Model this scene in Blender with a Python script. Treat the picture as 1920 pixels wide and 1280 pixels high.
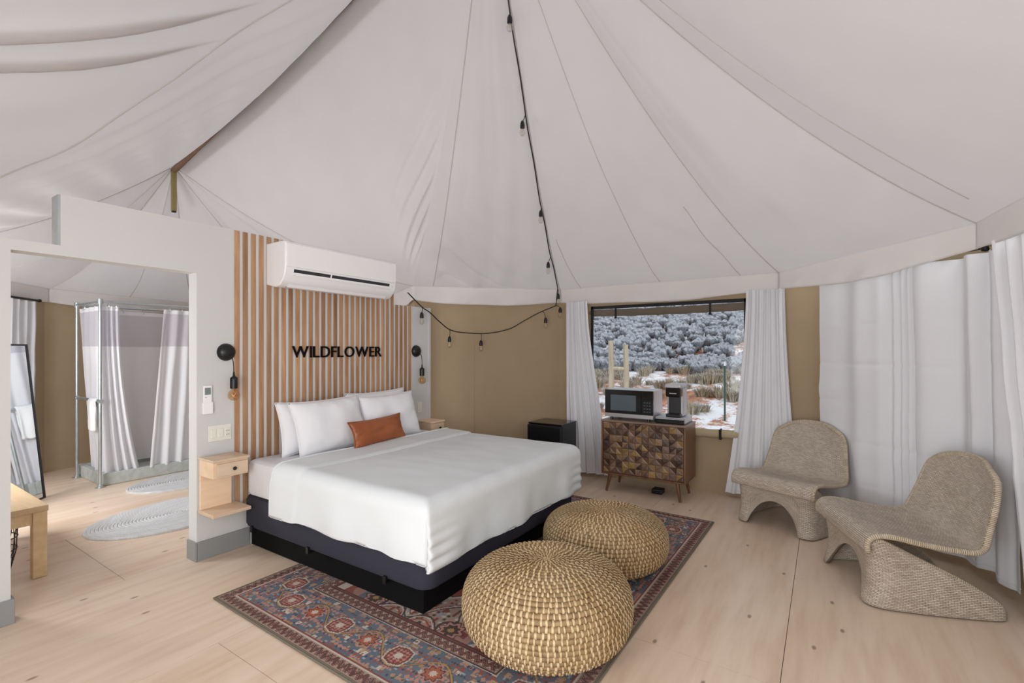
import bpy, math, random
import numpy as np
from mathutils import Vector, Matrix, noise
random.seed(7)
for o in list(bpy.data.objects): bpy.data.objects.remove(o)
S = bpy.context.scene
C = S.collection
PI = math.pi

# ------------------------------------------------------------------ camera, world, lights, exposure
TH = math.radians(33.289)          # angle between the view and the partition wall (wall runs along X)
cam_d = bpy.data.cameras.new('camera'); cam = bpy.data.objects.new('camera', cam_d); C.objects.link(cam)
cam.location = (0, 0, 1.5); cam.rotation_euler = (PI/2, 0, TH - PI/2)
cam_d.sensor_width = 36; cam_d.lens = 894/1920*36; cam_d.shift_y = 18/1920; cam_d.clip_start = .05; cam_d.clip_end = 300
S.camera = cam
w = bpy.data.worlds.new('world'); S.world = w; w.use_nodes = True
bg = w.node_tree.nodes['Background']; bg.inputs[0].default_value = (.90, .95, 1.0, 1); bg.inputs[1].default_value = .85
sun_d = bpy.data.lights.new('veiled_sun', 'SUN'); sun_d.energy = 1.3; sun_d.angle = math.radians(50); sun_d.color = (1, .99, .985)
sun = bpy.data.objects.new('veiled_sun', sun_d); C.objects.link(sun); sun.rotation_euler = Vector((.55, .45, -1.0)).to_track_quat('-Z', 'Z').to_euler(); sun.location = (-6, -5, 12)
def area(name, loc, target, sx, sy, power, col=(1, 1, 1)):
    d = bpy.data.lights.new(name, 'AREA'); d.shape = 'RECTANGLE'; d.size = sx; d.size_y = sy; d.energy = power; d.color = col
    o = bpy.data.objects.new(name, d); C.objects.link(o); o.location = loc
    o.rotation_euler = (Vector(target)-Vector(loc)).to_track_quat('-Z', 'Z').to_euler()
    return o
area('daylight_through_entrance', (-.92, .9, 1.25), (3.0, 1.9, 1.0), 1.7, 1.9, 80, (.975, .99, 1))
area('added_near_wall_fill', (.6, -1.22, 1.45), (2.4, 3.4, 1.0), 1.6, 1.0, 20, (.98, .99, 1))  # added fill light behind the camera, at an unseen opening in the near wall
area('daylight_through_bathroom_window', (.03, 5.55, 1.45), (2.6, 6.2, .6), 1.1, 1.2, 70, (.97, .985, 1))
S.view_settings.view_transform = 'Standard'; S.view_settings.look = 'None'; S.view_settings.gamma = 1
S.view_settings.use_curve_mapping = False; S.view_settings.exposure = -0.08

# ------------------------------------------------------------------ materials
def srgb(r, g, b):
    f = lambda c: (c/255/12.92) if c/255 <= .04045 else ((c/255+.055)/1.055)**2.4
    return (f(r), f(g), f(b), 1)
def new_mat(name):
    m = bpy.data.materials.new(name); m.use_nodes = True
    nt = m.node_tree; p = nt.nodes['Principled BSDF']; return m, nt, p
def N(nt, t, **kw):
    n = nt.nodes.new(t)
    for k, v in kw.items(): setattr(n, k, v)
    return n
def ramp(nt, fac, stops):
    r = N(nt, 'ShaderNodeValToRGB'); e = r.color_ramp.elements
    while len(e) < len(stops): e.new(.5)
    for i, (p, c) in enumerate(stops): e[i].position = p; e[i].color = c
    nt.links.new(fac, r.inputs[0]); return r.outputs[0]
def coords(nt, scale=(1, 1, 1), kind='Object'):
    tc = N(nt, 'ShaderNodeTexCoord'); mp = N(nt, 'ShaderNodeMapping'); mp.inputs['Scale'].default_value = scale
    nt.links.new(tc.outputs[kind], mp.inputs[0]); return mp.outputs[0]
def noise_tex(nt, vec, scale, detail=4, rough=.55):
    n = N(nt, 'ShaderNodeTexNoise'); n.inputs['Scale'].default_value = scale; n.inputs['Detail'].default_value = detail
    n.inputs['Roughness'].default_value = rough; nt.links.new(vec, n.inputs['Vector']); return n.outputs[0]
def bump(nt, p, h, strength=.3, dist=.01):
    b = N(nt, 'ShaderNodeBump'); b.inputs['Strength'].default_value = strength; b.inputs['Distance'].default_value = dist
    nt.links.new(h, b.inputs['Height']); nt.links.new(b.outputs[0], p.inputs['Normal']); return b
def mul(c, k): return (min(c[0]*k, 1), min(c[1]*k, 1), min(c[2]*k, 1), 1)
def plain(name, col, rough=.5, metal=0, var=.06, vscale=6, bscale=0, bstr=.2, spec=.5, stretch=(1, 1, 1)):
    m, nt, p = new_mat(name); v = coords(nt, stretch)
    n = noise_tex(nt, v, vscale)
    nt.links.new(ramp(nt, n, [(.3, mul(col, 1-var)), (.7, mul(col, 1+var))]), p.inputs['Base Color'])
    p.inputs['Roughness'].default_value = rough; p.inputs['Metallic'].default_value = metal; p.inputs['Specular IOR Level'].default_value = spec
    if bscale: bump(nt, p, noise_tex(nt, v, bscale, 3), bstr, .004)
    return m
def cloth(name, col, transl=0.0, var=.03, weave=420, bstr=.12, fold=0):
    m, nt, p = new_mat(name); v = coords(nt)
    n = noise_tex(nt, v, 2.5, 5)
    colr = ramp(nt, n, [(.3, mul(col, 1-var)), (.7, mul(col, 1+var))])
    nt.links.new(colr, p.inputs['Base Color']); p.inputs['Roughness'].default_value = .85; p.inputs['Specular IOR Level'].default_value = .15
    h = noise_tex(nt, v, weave, 2)
    if fold:
        a = N(nt, 'ShaderNodeMath', operation='MULTIPLY_ADD'); a.inputs[1].default_value = fold
        nt.links.new(noise_tex(nt, v, 9, 5, .6), a.inputs[0]); nt.links.new(h, a.inputs[2]); h = a.outputs[0]
    b = bump(nt, p, h, bstr, .003)
    if transl:
        t = N(nt, 'ShaderNodeBsdfTranslucent'); nt.links.new(colr, t.inputs[0])
        mx = N(nt, 'ShaderNodeMixShader'); mx.inputs[0].default_value = transl
        nt.links.new(p.outputs[0], mx.inputs[1]); nt.links.new(t.outputs[0], mx.inputs[2])
        nt.links.new(mx.outputs[0], nt.nodes['Material Output'].inputs[0])
    return m
def wood(name, c1, c2, axis='Z', rough=.5, scale=1.0, dark=None):
    st = {'X': (1.2, 14, 14), 'Y': (14, 1.2, 14), 'Z': (14, 14, 1.2)}[axis]
    m, nt, p = new_mat(name); v = coords(nt, tuple(q*scale for q in st))
    oi = N(nt, 'ShaderNodeObjectInfo')
    ad = N(nt, 'ShaderNodeVectorMath', operation='MULTIPLY_ADD'); ad.inputs[1].default_value = (1, 1, 1)
    cmb = N(nt, 'ShaderNodeCombineXYZ'); sc = N(nt, 'ShaderNodeMath', operation='MULTIPLY'); sc.inputs[1].default_value = 40
    nt.links.new(oi.outputs['Random'], sc.inputs[0])
    for i in range(3): nt.links.new(sc.outputs[0], cmb.inputs[i])
    nt.links.new(v, ad.inputs[0]); nt.links.new(cmb.outputs[0], ad.inputs[2])
    n = noise_tex(nt, ad.outputs[0], 1.6, 6, .6)
    base = ramp(nt, n, [(.28, c1), (.72, c2)])
    # each piece of timber has a tone of its own
    hs = N(nt, 'ShaderNodeHueSaturation'); mr = N(nt, 'ShaderNodeMapRange'); mr.inputs[3].default_value = .78; mr.inputs[4].default_value = 1.15
    nt.links.new(oi.outputs['Random'], mr.inputs[0]); nt.links.new(mr.outputs[0], hs.inputs['Value']); nt.links.new(base, hs.inputs['Color'])
    nt.links.new(hs.outputs[0], p.inputs['Base Color']); p.inputs['Roughness'].default_value = rough
    bump(nt, p, n, .12, .003)
    return m

M = {}
M['roof'] = cloth('roof_canvas', srgb(220, 216, 216), .31, .02, 300, .10, 3)
M['valance'] = cloth('valance_canvas', srgb(246, 243, 242), .3, .02, 300, .12, 3)
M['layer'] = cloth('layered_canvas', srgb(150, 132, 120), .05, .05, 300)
M['seam'] = plain('seam_thread', srgb(198, 192, 190), .9)
M['tan'] = cloth('tan_canvas', srgb(170, 150, 122), .10, .04, 250, .15, 2)
M['wall'] = plain('grey_wall_paint', srgb(214, 214, 213), .75, var=.012, vscale=2, bscale=90, bstr=.05)
M['base'] = plain('grey_baseboard_paint', srgb(146, 147, 147), .55, var=.03)
M['black'] = plain('black_satin', srgb(20, 20, 22), .38, var=.1)
M['black_soft'] = plain('black_matte', srgb(6, 6, 7), .8, var=.1, spec=.2)
M['gloss_black'] = plain('black_gloss', srgb(14, 15, 18), .12, var=.05)
M['fridge'] = plain('fridge_black', srgb(17, 19, 24), .28, var=.08, bscale=260, bstr=.15)
M['white_plastic'] = plain('white_plastic', srgb(251, 251, 252), .3, var=.01)
M['ivory'] = plain('ivory_plastic', srgb(236, 235, 224), .4, var=.01)
M['lcd'] = plain('grey_lcd', srgb(128, 140, 136), .25, var=.03)
M['grey_mark'] = plain('grey_print', srgb(176, 178, 180), .4)
M['dark_slot'] = plain('dark_slot', srgb(52, 52, 54), .7)
M['slat'] = wood('slat_wood', srgb(152, 108, 76), srgb(202, 160, 122), 'Z', .5)
M['maple'] = wood('pale_maple', srgb(222, 190, 158), srgb(238, 212, 184), 'X', .45, .6)
M['bench'] = wood('bench_wood', srgb(196, 164, 122), srgb(224, 198, 160), 'Y', .5, .6)
M['walnut'] = wood('walnut', srgb(92, 62, 42), srgb(132, 94, 66), 'Z', .4)
M['walnut_pale'] = wood('walnut_pale', srgb(128, 104, 86), srgb(160, 136, 116), 'Y', .4)
tcols = [(104, 78, 58), (82, 60, 46), (130, 102, 72), (146, 116, 68), (112, 86, 70), (138, 112, 92), (64, 46, 37)]
for i, c in enumerate(tcols): M['tile%d' % i] = wood('mosaic_wood_%d' % i, mul(srgb(*c), .8), mul(srgb(*c), 1.2), 'YZX'[i % 2], .42)
M['sheet'] = cloth('white_sheet', srgb(236, 238, 243), 0, .01, 500, .10, 4)
M['duvet'] = cloth('white_duvet', srgb(222, 226, 228), 0, .01, 420, .14, 4)
M['pillow'] = cloth('white_pillowcase', srgb(242, 242, 245), 0, .01, 500, .10, 5)
M['boxspring'] = cloth('charcoal_cover', srgb(58, 58, 68), 0, .05, 500, .15)
M['curtain'] = cloth('pale_curtain', srgb(234, 235, 239), .06, .015, 380, .10, 3)
M['shower_curtain'] = cloth('white_waffle', srgb(246, 246, 250), .30, .01, 260, .18)
M['sheer'] = cloth('sheer_mesh', srgb(224, 222, 230), .45, .02, 260, .1)
M['towel'] = cloth('white_terry', srgb(246, 246, 246), 0, .02, 160, .5)
M['steel'] = plain('galvanised_steel', srgb(196, 204, 206), .32, .85, var=.08, vscale=14)
M['concrete'] = plain('concrete', srgb(186, 192, 188), .85, var=.12, vscale=18, bscale=60, bstr=.4)
M['brass'] = plain('brass_pole', srgb(152, 136, 84), .4, .3)
M['ridge'] = plain('ridge_beam_paint', srgb(150, 118, 94), .6, var=.2, vscale=8)
M['stainless'] = plain('stainless', srgb(196, 194, 196), .32, .7, var=.04, vscale=30)
M['silver'] = plain('silver_plastic', srgb(190, 190, 194), .35, .3, var=.03)
M['mwglass'] = plain('microwave_window', srgb(86, 98, 106), .18, 0, var=.05)
M['button'] = plain('button_grey', srgb(62, 68, 74), .4)
M['strap'] = plain('strap_black', srgb(30, 30, 30), .8)
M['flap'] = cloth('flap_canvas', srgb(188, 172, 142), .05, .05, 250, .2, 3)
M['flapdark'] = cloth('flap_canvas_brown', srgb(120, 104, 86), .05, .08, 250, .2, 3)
M['post'] = wood('weathered_post', srgb(176, 160, 132), srgb(222, 212, 190), 'Z', .9)
M['tpost'] = plain('green_post_paint', srgb(58, 88, 84), .6)
M['straw'] = plain('dry_grass', srgb(214, 200, 168), .9, var=.15)

def glass_mat(name, tint, gloss=.08):
    m, nt, p = new_mat(name); nt.nodes.remove(p)
    t = N(nt, 'ShaderNodeBsdfTransparent'); t.inputs[0].default_value = tint
    g = N(nt, 'ShaderNodeBsdfGlossy'); g.inputs['Roughness'].default_value = .03
    lw = N(nt, 'ShaderNodeLayerWeight'); lw.inputs[0].default_value = .25
    mr = N(nt, 'ShaderNodeMapRange'); mr.inputs[3].default_value = gloss*.3; mr.inputs[4].default_value = gloss*5
    nt.links.new(lw.outputs['Facing'], mr.inputs[0])
    mx = N(nt, 'ShaderNodeMixShader'); nt.links.new(mr.outputs[0], mx.inputs[0])
    nt.links.new(t.outputs[0], mx.inputs[1]); nt.links.new(g.outputs[0], mx.inputs[2])
    nt.links.new(mx.outputs[0], nt.nodes['Material Output'].inputs[0]); return m
M['vinyl'] = glass_mat('clear_vinyl', (.95, .96, .97, 1), .05)
M['bulb'] = glass_mat('clear_bulb', (.93, .92, .9, 1), .14)
M['amber'] = glass_mat('amber_bulb', (.93, .78, .58, 1), .14)
M['filament'] = plain('filament', srgb(226, 190, 130), .3, .4)
m, nt, p = new_mat('mirror_glass'); v = coords(nt)
nt.links.new(ramp(nt, noise_tex(nt, v, 3), [(.3, (.80, .84, .88, 1)), (.7, (.84, .87, .90, 1))]), p.inputs['Base Color'])
p.inputs['Metallic'].default_value = 1; p.inputs['Roughness'].default_value = .04; M['mirror'] = m
# tan leather
m, nt, p = new_mat('tan_leather'); v = coords(nt)
nt.links.new(ramp(nt, noise_tex(nt, v, 5, 5), [(.3, srgb(142, 74, 36)), (.7, srgb(170, 96, 50))]), p.inputs['Base Color'])
p.inputs['Roughness'].default_value = .36; bump(nt, p, noise_tex(nt, v, 160, 3), .15, .002); M['leather'] = m
# plywood
m, nt, p = new_mat('plywood'); v = coords(nt, (1.1, 9, 1)); v1 = coords(nt, (1, 1, 1))
oi = N(nt, 'ShaderNodeObjectInfo'); sc = N(nt, 'ShaderNodeVectorMath', operation='SCALE'); sc.inputs['Scale'].default_value = 1.0
g1 = noise_tex(nt, v, 1.4, 6, .62); g2 = noise_tex(nt, coords(nt, (.35, 2.2, 1)), 1.0, 3)
c1 = ramp(nt, g1, [(.30, srgb(200, 172, 146)), (.52, srgb(222, 199, 177)), (.75, srgb(231, 213, 195))])
c2 = ramp(nt, g2, [(.35, srgb(206, 176, 148)), (.55, srgb(228, 208, 188))])
mx = N(nt, 'ShaderNodeMix', data_type='RGBA'); mx.inputs[0].default_value = .45
nt.links.new(c1, mx.inputs[6]); nt.links.new(c2, mx.inputs[7])
vo = N(nt, 'ShaderNodeTexVoronoi'); vo.voronoi_dimensions = '2D'; vo.inputs['Scale'].default_value = 2.9
nv = N(nt, 'ShaderNodeVectorMath', operation='MULTIPLY'); nv.inputs[1].default_value = (.55, 1.15, 0); nt.links.new(v1, nv.inputs[0]); nt.links.new(nv.outputs[0], vo.inputs['Vector'])
kn = ramp(nt, vo.outputs['Distance'], [(.0, (1, 1, 1, 1)), (.022, (.9, .9, .9, 1)), (.042, (0, 0, 0, 1))])
sel = N(nt, 'ShaderNodeSeparateColor'); nt.links.new(vo.outputs['Color'], sel.inputs[0])
gt = N(nt, 'ShaderNodeMath', operation='GREATER_THAN'); gt.inputs[1].default_value = .45; nt.links.new(sel.outputs[0], gt.inputs[0])
mm = N(nt, 'ShaderNodeMath', operation='MULTIPLY'); nt.links.new(kn, mm.inputs[0]); nt.links.new(gt.outputs[0], mm.inputs[1])
m2 = N(nt, 'ShaderNodeMath', operation='MULTIPLY'); m2.inputs[1].default_value = .75; nt.links.new(mm.outputs[0], m2.inputs[0])
mk = N(nt, 'ShaderNodeMix', data_type='RGBA'); nt.links.new(m2.outputs[0], mk.inputs[0]); nt.links.new(mx.outputs[2], mk.inputs[6]); mk.inputs[7].default_value = srgb(110, 82, 60)
nt.links.new(mk.outputs[2], p.inputs['Base Color']); p.inputs['Roughness'].default_value = .42; bump(nt, p, g1, .08, .002); M['ply'] = m
M['gap'] = plain('floor_gap', srgb(110, 88, 68), .9)
# wicker (woven strands, uv in metres)
def wicker(name, ca, cb, cd, bw=.028, bh=.0088):
    m, nt, p = new_mat(name)
    v = coords(nt, (1, 1, 1), 'UV')
    b = N(nt, 'ShaderNodeTexBrick'); b.offset = .5; b.inputs['Scale'].default_value = 1
    b.inputs['Brick Width'].default_value = bw; b.inputs['Row Height'].default_value = bh; b.inputs['Mortar Size'].default_value = bh*.14
    b.inputs['Mortar Smooth'].default_value = .8; b.inputs['Bias'].default_value = 0
    b.inputs['Color1'].default_value = ca; b.inputs['Color2'].default_value = cb; b.inputs['Mortar'].default_value = cd
    nt.links.new(v, b.inputs['Vector'])
    n = noise_tex(nt, v, 9, 5)
    mx = N(nt, 'ShaderNodeMix', data_type='RGBA', blend_type='MULTIPLY'); mx.inputs[0].default_value = 1
    nt.links.new(b.outputs['Color'], mx.inputs[6]); nt.links.new(ramp(nt, n, [(.3, (.82, .8, .78, 1)), (.7, (1, 1, 1, 1))]), mx.inputs[7])
    nt.links.new(mx.outputs[2], p.inputs['Base Color']); p.inputs['Roughness'].default_value = .65
    inv = N(nt, 'ShaderNodeMath', operation='SUBTRACT'); inv.inputs[0].default_value = 1; nt.links.new(b.outputs['Fac'], inv.inputs[1])
    bump(nt, p, inv.outputs[0], .9, .004); return m
M['wicker'] = wicker('wicker_weave', srgb(224, 212, 197), srgb(198, 184, 168), srgb(122, 110, 97))
M['wicker_rim'] = wicker('wicker_rim', srgb(222, 208, 186), srgb(200, 184, 160), srgb(124, 110, 92), .2, .010)
M['braid'] = wicker('braided_cotton', srgb(238, 239, 240), srgb(228, 230, 233), srgb(208, 211, 216), .03, .018)
def straw(name, a, b, s=30):
    m, nt, p = new_mat(name); v = coords(nt)
    n = noise_tex(nt, v, s, 5, .65); n2 = noise_tex(nt, v, 4, 3)
    mx = N(nt, 'ShaderNodeMix', data_type='RGBA', blend_type='MULTIPLY'); mx.inputs[0].default_value = 1
    nt.links.new(ramp(nt, n, [(.3, a), (.7, b)]), mx.inputs[6]); nt.links.new(ramp(nt, n2, [(.35, (.82, .74, .62, 1)), (.65, (1, 1, 1, 1))]), mx.inputs[7])
    nt.links.new(mx.outputs[2], p.inputs['Base Color']); p.inputs['Roughness'].default_value = .6; bump(nt, p, n, .4, .004); return m
M['coil'] = straw('seagrass_coil', srgb(124, 98, 66), srgb(182, 154, 114))
M['stitch'] = straw('palm_stitch', srgb(200, 176, 134), srgb(228, 208, 170), 60)
# rug: colour attribute holds the woven pattern
m, nt, p = new_mat('rug_pile'); ca = N(nt, 'ShaderNodeVertexColor'); ca.layer_name = 'pattern'
v = coords(nt); n = noise_tex(nt, v, 3, 5); n2 = noise_tex(nt, v, 220, 2)
mx = N(nt, 'ShaderNodeMix', data_type='RGBA'); nt.links.new(ramp(nt, n, [(.35, (.10, .10, .10, 1)), (.7, (.38, .38, .38, 1))]), mx.inputs[0])
nt.links.new(ca.outputs[0], mx.inputs[6]); mx.inputs[7].default_value = srgb(128, 112, 106)
nt.links.new(mx.outputs[2], p.inputs['Base Color']); p.inputs['Roughness'].default_value = .95; p.inputs['Specular IOR Level'].default_value = .1
bump(nt, p, n2, .5, .003); M['rug'] = m
# outdoors
m, nt, p = new_mat('snowy_red_soil'); v = coords(nt)
a = noise_tex(nt, v, 2.6, 10, .8); b = noise_tex(nt, v, .33, 4)
ad = N(nt, 'ShaderNodeMath', operation='ADD'); nt.links.new(a, ad.inputs[0]); nt.links.new(b, ad.inputs[1])
soil = ramp(nt, noise_tex(nt, v, 5, 6), [(.3, srgb(142, 88, 64)), (.6, srgb(188, 136, 106)), (.8, srgb(206, 178, 144))])
hf = N(nt, 'ShaderNodeMath', operation='MULTIPLY'); hf.inputs[1].default_value = .5; nt.links.new(ad.outputs[0], hf.inputs[0])
mx = N(nt, 'ShaderNodeMix', data_type='RGBA'); nt.links.new(ramp(nt, hf.outputs[0], [(.475, (0, 0, 0, 1)), (.52, (1, 1, 1, 1))]), mx.inputs[0])
nt.links.new(soil, mx.inputs[6]); mx.inputs[7].default_value = srgb(240, 242, 246)
nt.links.new(mx.outputs[2], p.inputs['Base Color']); p.inputs['Roughness'].default_value = .9
M['soil'] = m
def sage(name, a, b):
    m, nt, p = new_mat(name); v = coords(nt)
    n = noise_tex(nt, v, 15, 6, .75)
    leaf = ramp(nt, n, [(.34, mul(a, .7)), (.5, a), (.68, b)])
    bump(nt, p, n, 1.0, .08)
    g = N(nt, 'ShaderNodeNewGeometry'); sx = N(nt, 'ShaderNodeSeparateXYZ'); nt.links.new(g.outputs['Normal'], sx.inputs[0])
    md = N(nt, 'ShaderNodeMath', operation='MULTIPLY_ADD'); md.inputs[1].default_value = .8; nt.links.new(n, md.inputs[0]); nt.links.new(sx.outputs[2], md.inputs[2])
    mx = N(nt, 'ShaderNodeMix', data_type='RGBA'); nt.links.new(ramp(nt, md.outputs[0], [(.6, (0, 0, 0, 1)), (1.2, (.75, .75, .75, 1))]), mx.inputs[0])
    nt.links.new(leaf, mx.inputs[6]); mx.inputs[7].default_value = srgb(226, 231, 240)
    nt.links.new(mx.outputs[2], p.inputs['Base Color']); p.inputs['Roughness'].default_value = .95; return m
M['sage'] = sage('snowy_sagebrush', srgb(148, 154, 162), srgb(214, 219, 227))
M['tuft'] = sage('snowy_dry_grass', srgb(226, 212, 182), srgb(250, 243, 226))

# ------------------------------------------------------------------ mesh helpers
class MB:
    def __init__(s): s.v = []; s.f = []; s.uv = {}
    def add(s, vs, fs):
        o = len(s.v); s.v += [tuple(q) for q in vs]; s.f += [tuple(i+o for i in f) for f in fs]; return s
    def box(s, x0, x1, y0, y1, z0, z1):
        x0, x1 = sorted((x0, x1)); y0, y1 = sorted((y0, y1)); z0, z1 = sorted((z0, z1))
        return s.add([(x0, y0, z0), (x1, y0, z0), (x1, y1, z0), (x0, y1, z0), (x0, y0, z1), (x1, y0, z1), (x1, y1, z1), (x0, y1, z1)],
                     [(0, 3, 2, 1), (4, 5, 6, 7), (0, 1, 5, 4), (1, 2, 6, 5), (2, 3, 7, 6), (3, 0, 4, 7)])
    def tube(s, pts, r, n=8, closed=False, caps=True):
        pts = [Vector(q) for q in pts]; k = len(pts); rs = r if hasattr(r, '__len__') else [r]*k
        o = len(s.v); prev = None
        for i, q in enumerate(pts):
            if closed: t = pts[(i+1) % k]-pts[i-1]
            else: t = pts[min(i+1, k-1)]-pts[max(i-1, 0)]
            t.normalize()
            if prev is None:
                a = Vector((0, 0, 1)) if abs(t.z) < .9 else Vector((1, 0, 0)); u = t.cross(a).normalized()
            else: u = (prev-t*prev.dot(t)).normalized()
            prev = u; w_ = t.cross(u)
            for j in range(n):
                an = 2*PI*j/n; s.v.append(tuple(q+(u*math.cos(an)+w_*math.sin(an))*rs[i]))
        for i in range(k if closed else k-1):
            for j in range(n):
                a = o+i*n+j; b = o+i*n+(j+1) % n; c_ = o+((i+1) % k)*n+(j+1) % n; d = o+((i+1) % k)*n+j
                s.f.append((a, b, c_, d))
        if caps and not closed:
            s.f.append(tuple(o+j for j in range(n))[::-1]); s.f.append(tuple(o+(k-1)*n+j for j in range(n)))
        return s
    def lathe(s, prof, c=(0, 0, 0), n=24, axis='Z'):
        o = len(s.v); k = len(prof)
        for r, h in prof:
            for j in range(n):
                a = 2*PI*j/n; x, y, z = r*math.cos(a), r*math.sin(a), h
                if axis == 'Y': x, y, z = x, z, y
                if axis == 'X': x, y, z = z, x, y
                s.v.append((c[0]+x, c[1]+y, c[2]+z))
        for i in range(k-1):
            for j in range(n):
                s.f.append((o+i*n+j, o+i*n+(j+1) % n, o+(i+1)*n+(j+1) % n, o+(i+1)*n+j))
        s.f.append(tuple(o+j for j in range(n))[::-1]); s.f.append(tuple(o+(k-1)*n+j for j in range(n)))
        return s
    def grid(s, fn, nu, nv, uvf=None):
        o = len(s.v)
        for i in range(nu+1):
            for j in range(nv+1):
                s.v.append(tuple(fn(i/nu, j/nv)))
                if uvf: s.uv[len(s.v)-1] = uvf(i/nu, j/nv)
        for i in range(nu):
            for j in range(nv):
                a = o+i*(nv+1)+j; s.f.append((a, a+nv+1, a+nv+2, a+1))
        return s
    def prism(s, poly, h0, h1, axis='Z'):
        # polygon in the two remaining axes, extruded along axis
        def P(q, h): return {'Z': (q[0], q[1], h), 'X': (h, q[0], q[1]), 'Y': (q[0], h, q[1])}[axis]
        n = len(poly)
        return s.add([P(q, h0) for q in poly]+[P(q, h1) for q in poly],
                     [tuple(range(n))[::-1], tuple(range(n, 2*n))]+[(i, (i+1) % n, n+(i+1) % n, n+i) for i in range(n)])
    def build(s, name, mat, parent=None, smooth=False, bevel=0, solid=0, sub=0, loc=None):
        me = bpy.data.meshes.new(name)
        off = Vector((0, 0, 0))
        if parent is not None and not parent.get('_local'): off = wl(parent)
        if loc is not None: off = Vector(loc)
        me.from_pydata([tuple(Vector(q)-off) for q in s.v], [], s.f)
        if s.uv:
            ul = me.uv_layers.new(name='UVMap')
            for lp in me.loops: ul.data[lp.index].uv = s.uv.get(lp.vertex_index, (0, 0))
        me.materials.append(M[mat] if isinstance(mat, str) else mat)
        me.validate(); fix_normals(me)
        if smooth:
            me.polygons.foreach_set('use_smooth', [True]*len(me.polygons))
            if smooth == 'auto': me.set_sharp_from_angle(angle=math.radians(40))
        o = bpy.data.objects.new(name, me); C.objects.link(o)
        if parent is not None: o.parent = parent
        if loc is not None: o.location = Vector(loc) - (wl(parent) if parent is not None else Vector((0, 0, 0)))
        if solid:
            md = o.modifiers.new('thickness', 'SOLIDIFY'); md.thickness = abs(solid); md.offset = 0 if solid > 0 else -1
        if bevel:
            md = o.modifiers.new('bevel', 'BEVEL'); md.width = bevel; md.segments = 2; md.limit_method = 'ANGLE'; md.angle_limit = math.radians(40)
        if sub:
            md = o.modifiers.new('sub', 'SUBSURF'); md.levels = sub; md.render_levels = sub
        return o
import bmesh
def fix_normals(me):
    if len(me.polygons) > 60000: return
    bm = bmesh.new(); bm.from_mesh(me); bmesh.ops.recalc_face_normals(bm, faces=bm.faces); bm.to_mesh(me); bm.free()
def wl(o):
    v = Vector(o.location)
    while o.parent is not None: o = o.parent; v = v+Vector(o.location)
    return v
def thing(name, label, cat, loc=(0, 0, 0), rz=0, group=None, local=False):
    o = bpy.data.objects.new(name, None); C.objects.link(o); o.location = loc; o.rotation_euler = (0, 0, rz); o.empty_display_size = .1
    tag(o, label, cat, group)
    if local: o['_local'] = 1
    return o
def tag(o, label, cat, group=None):
    o['label'] = label; o['category'] = cat
    if group: o['group'] = group
    return o
def struct(o): o['kind'] = 'structure'; return o
def sroot(name, loc=(0, 0, 0)):
    o = bpy.data.objects.new(name, None); C.objects.link(o); o.location = loc; return struct(o)
def box(name, mat, parent, x0, x1, y0, y1, z0, z1, bevel=.004): return MB().box(x0, x1, y0, y1, z0, z1).build(name, mat, parent, bevel=bevel)
lerp = lambda a, b, t: a+(b-a)*t
def V(*a): return Vector(a)
def nz(x, y, z=0.): return noise.noise(Vector((x, y, z)))
def sstep(a, b, x):
    t = max(0, min(1, (x-a)/(b-a))); return t*t*(3-2*t)
def spline(pts, n):
    pts = [Vector(q) for q in pts]; out = []
    P_ = [pts[0]*2-pts[1]]+pts+[pts[-1]*2-pts[-2]]
    for i in range(1, len(P_)-2):
        for k in range(n):
            t = k/n; a, b, c_, d = P_[i-1], P_[i], P_[i+1], P_[i+2]
            out.append(.5*((2*b)+(c_-a)*t+(2*a-5*b+4*c_-d)*t*t+(3*b-a-3*c_+d)*t**3))
    out.append(pts[-1]); return out

# ------------------------------------------------------------------ floor: plywood sheets
floor = sroot('floor')
MB().box(-1.25, 5.55, -1.75, 8.75, -.06, -.018).build('subfloor', 'gap', floor)
ys = [-1.75, -1.05, .17, 1.39, 2.61, 3.83, 5.05, 6.27, 7.49, 8.75]
for r in range(len(ys)-1):
    xs = [-1.25]+[x for x in ([1.22, 3.66] if r % 2 else [-.2, 2.44, 4.88])]+[5.55]
    for k in range(len(xs)-1):
        MB().box(xs[k]+.0015, xs[k+1]-.0015, ys[r]+.0015, ys[r+1]-.0015, -.018, 0).build('plywood_sheet', 'ply', floor)

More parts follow.
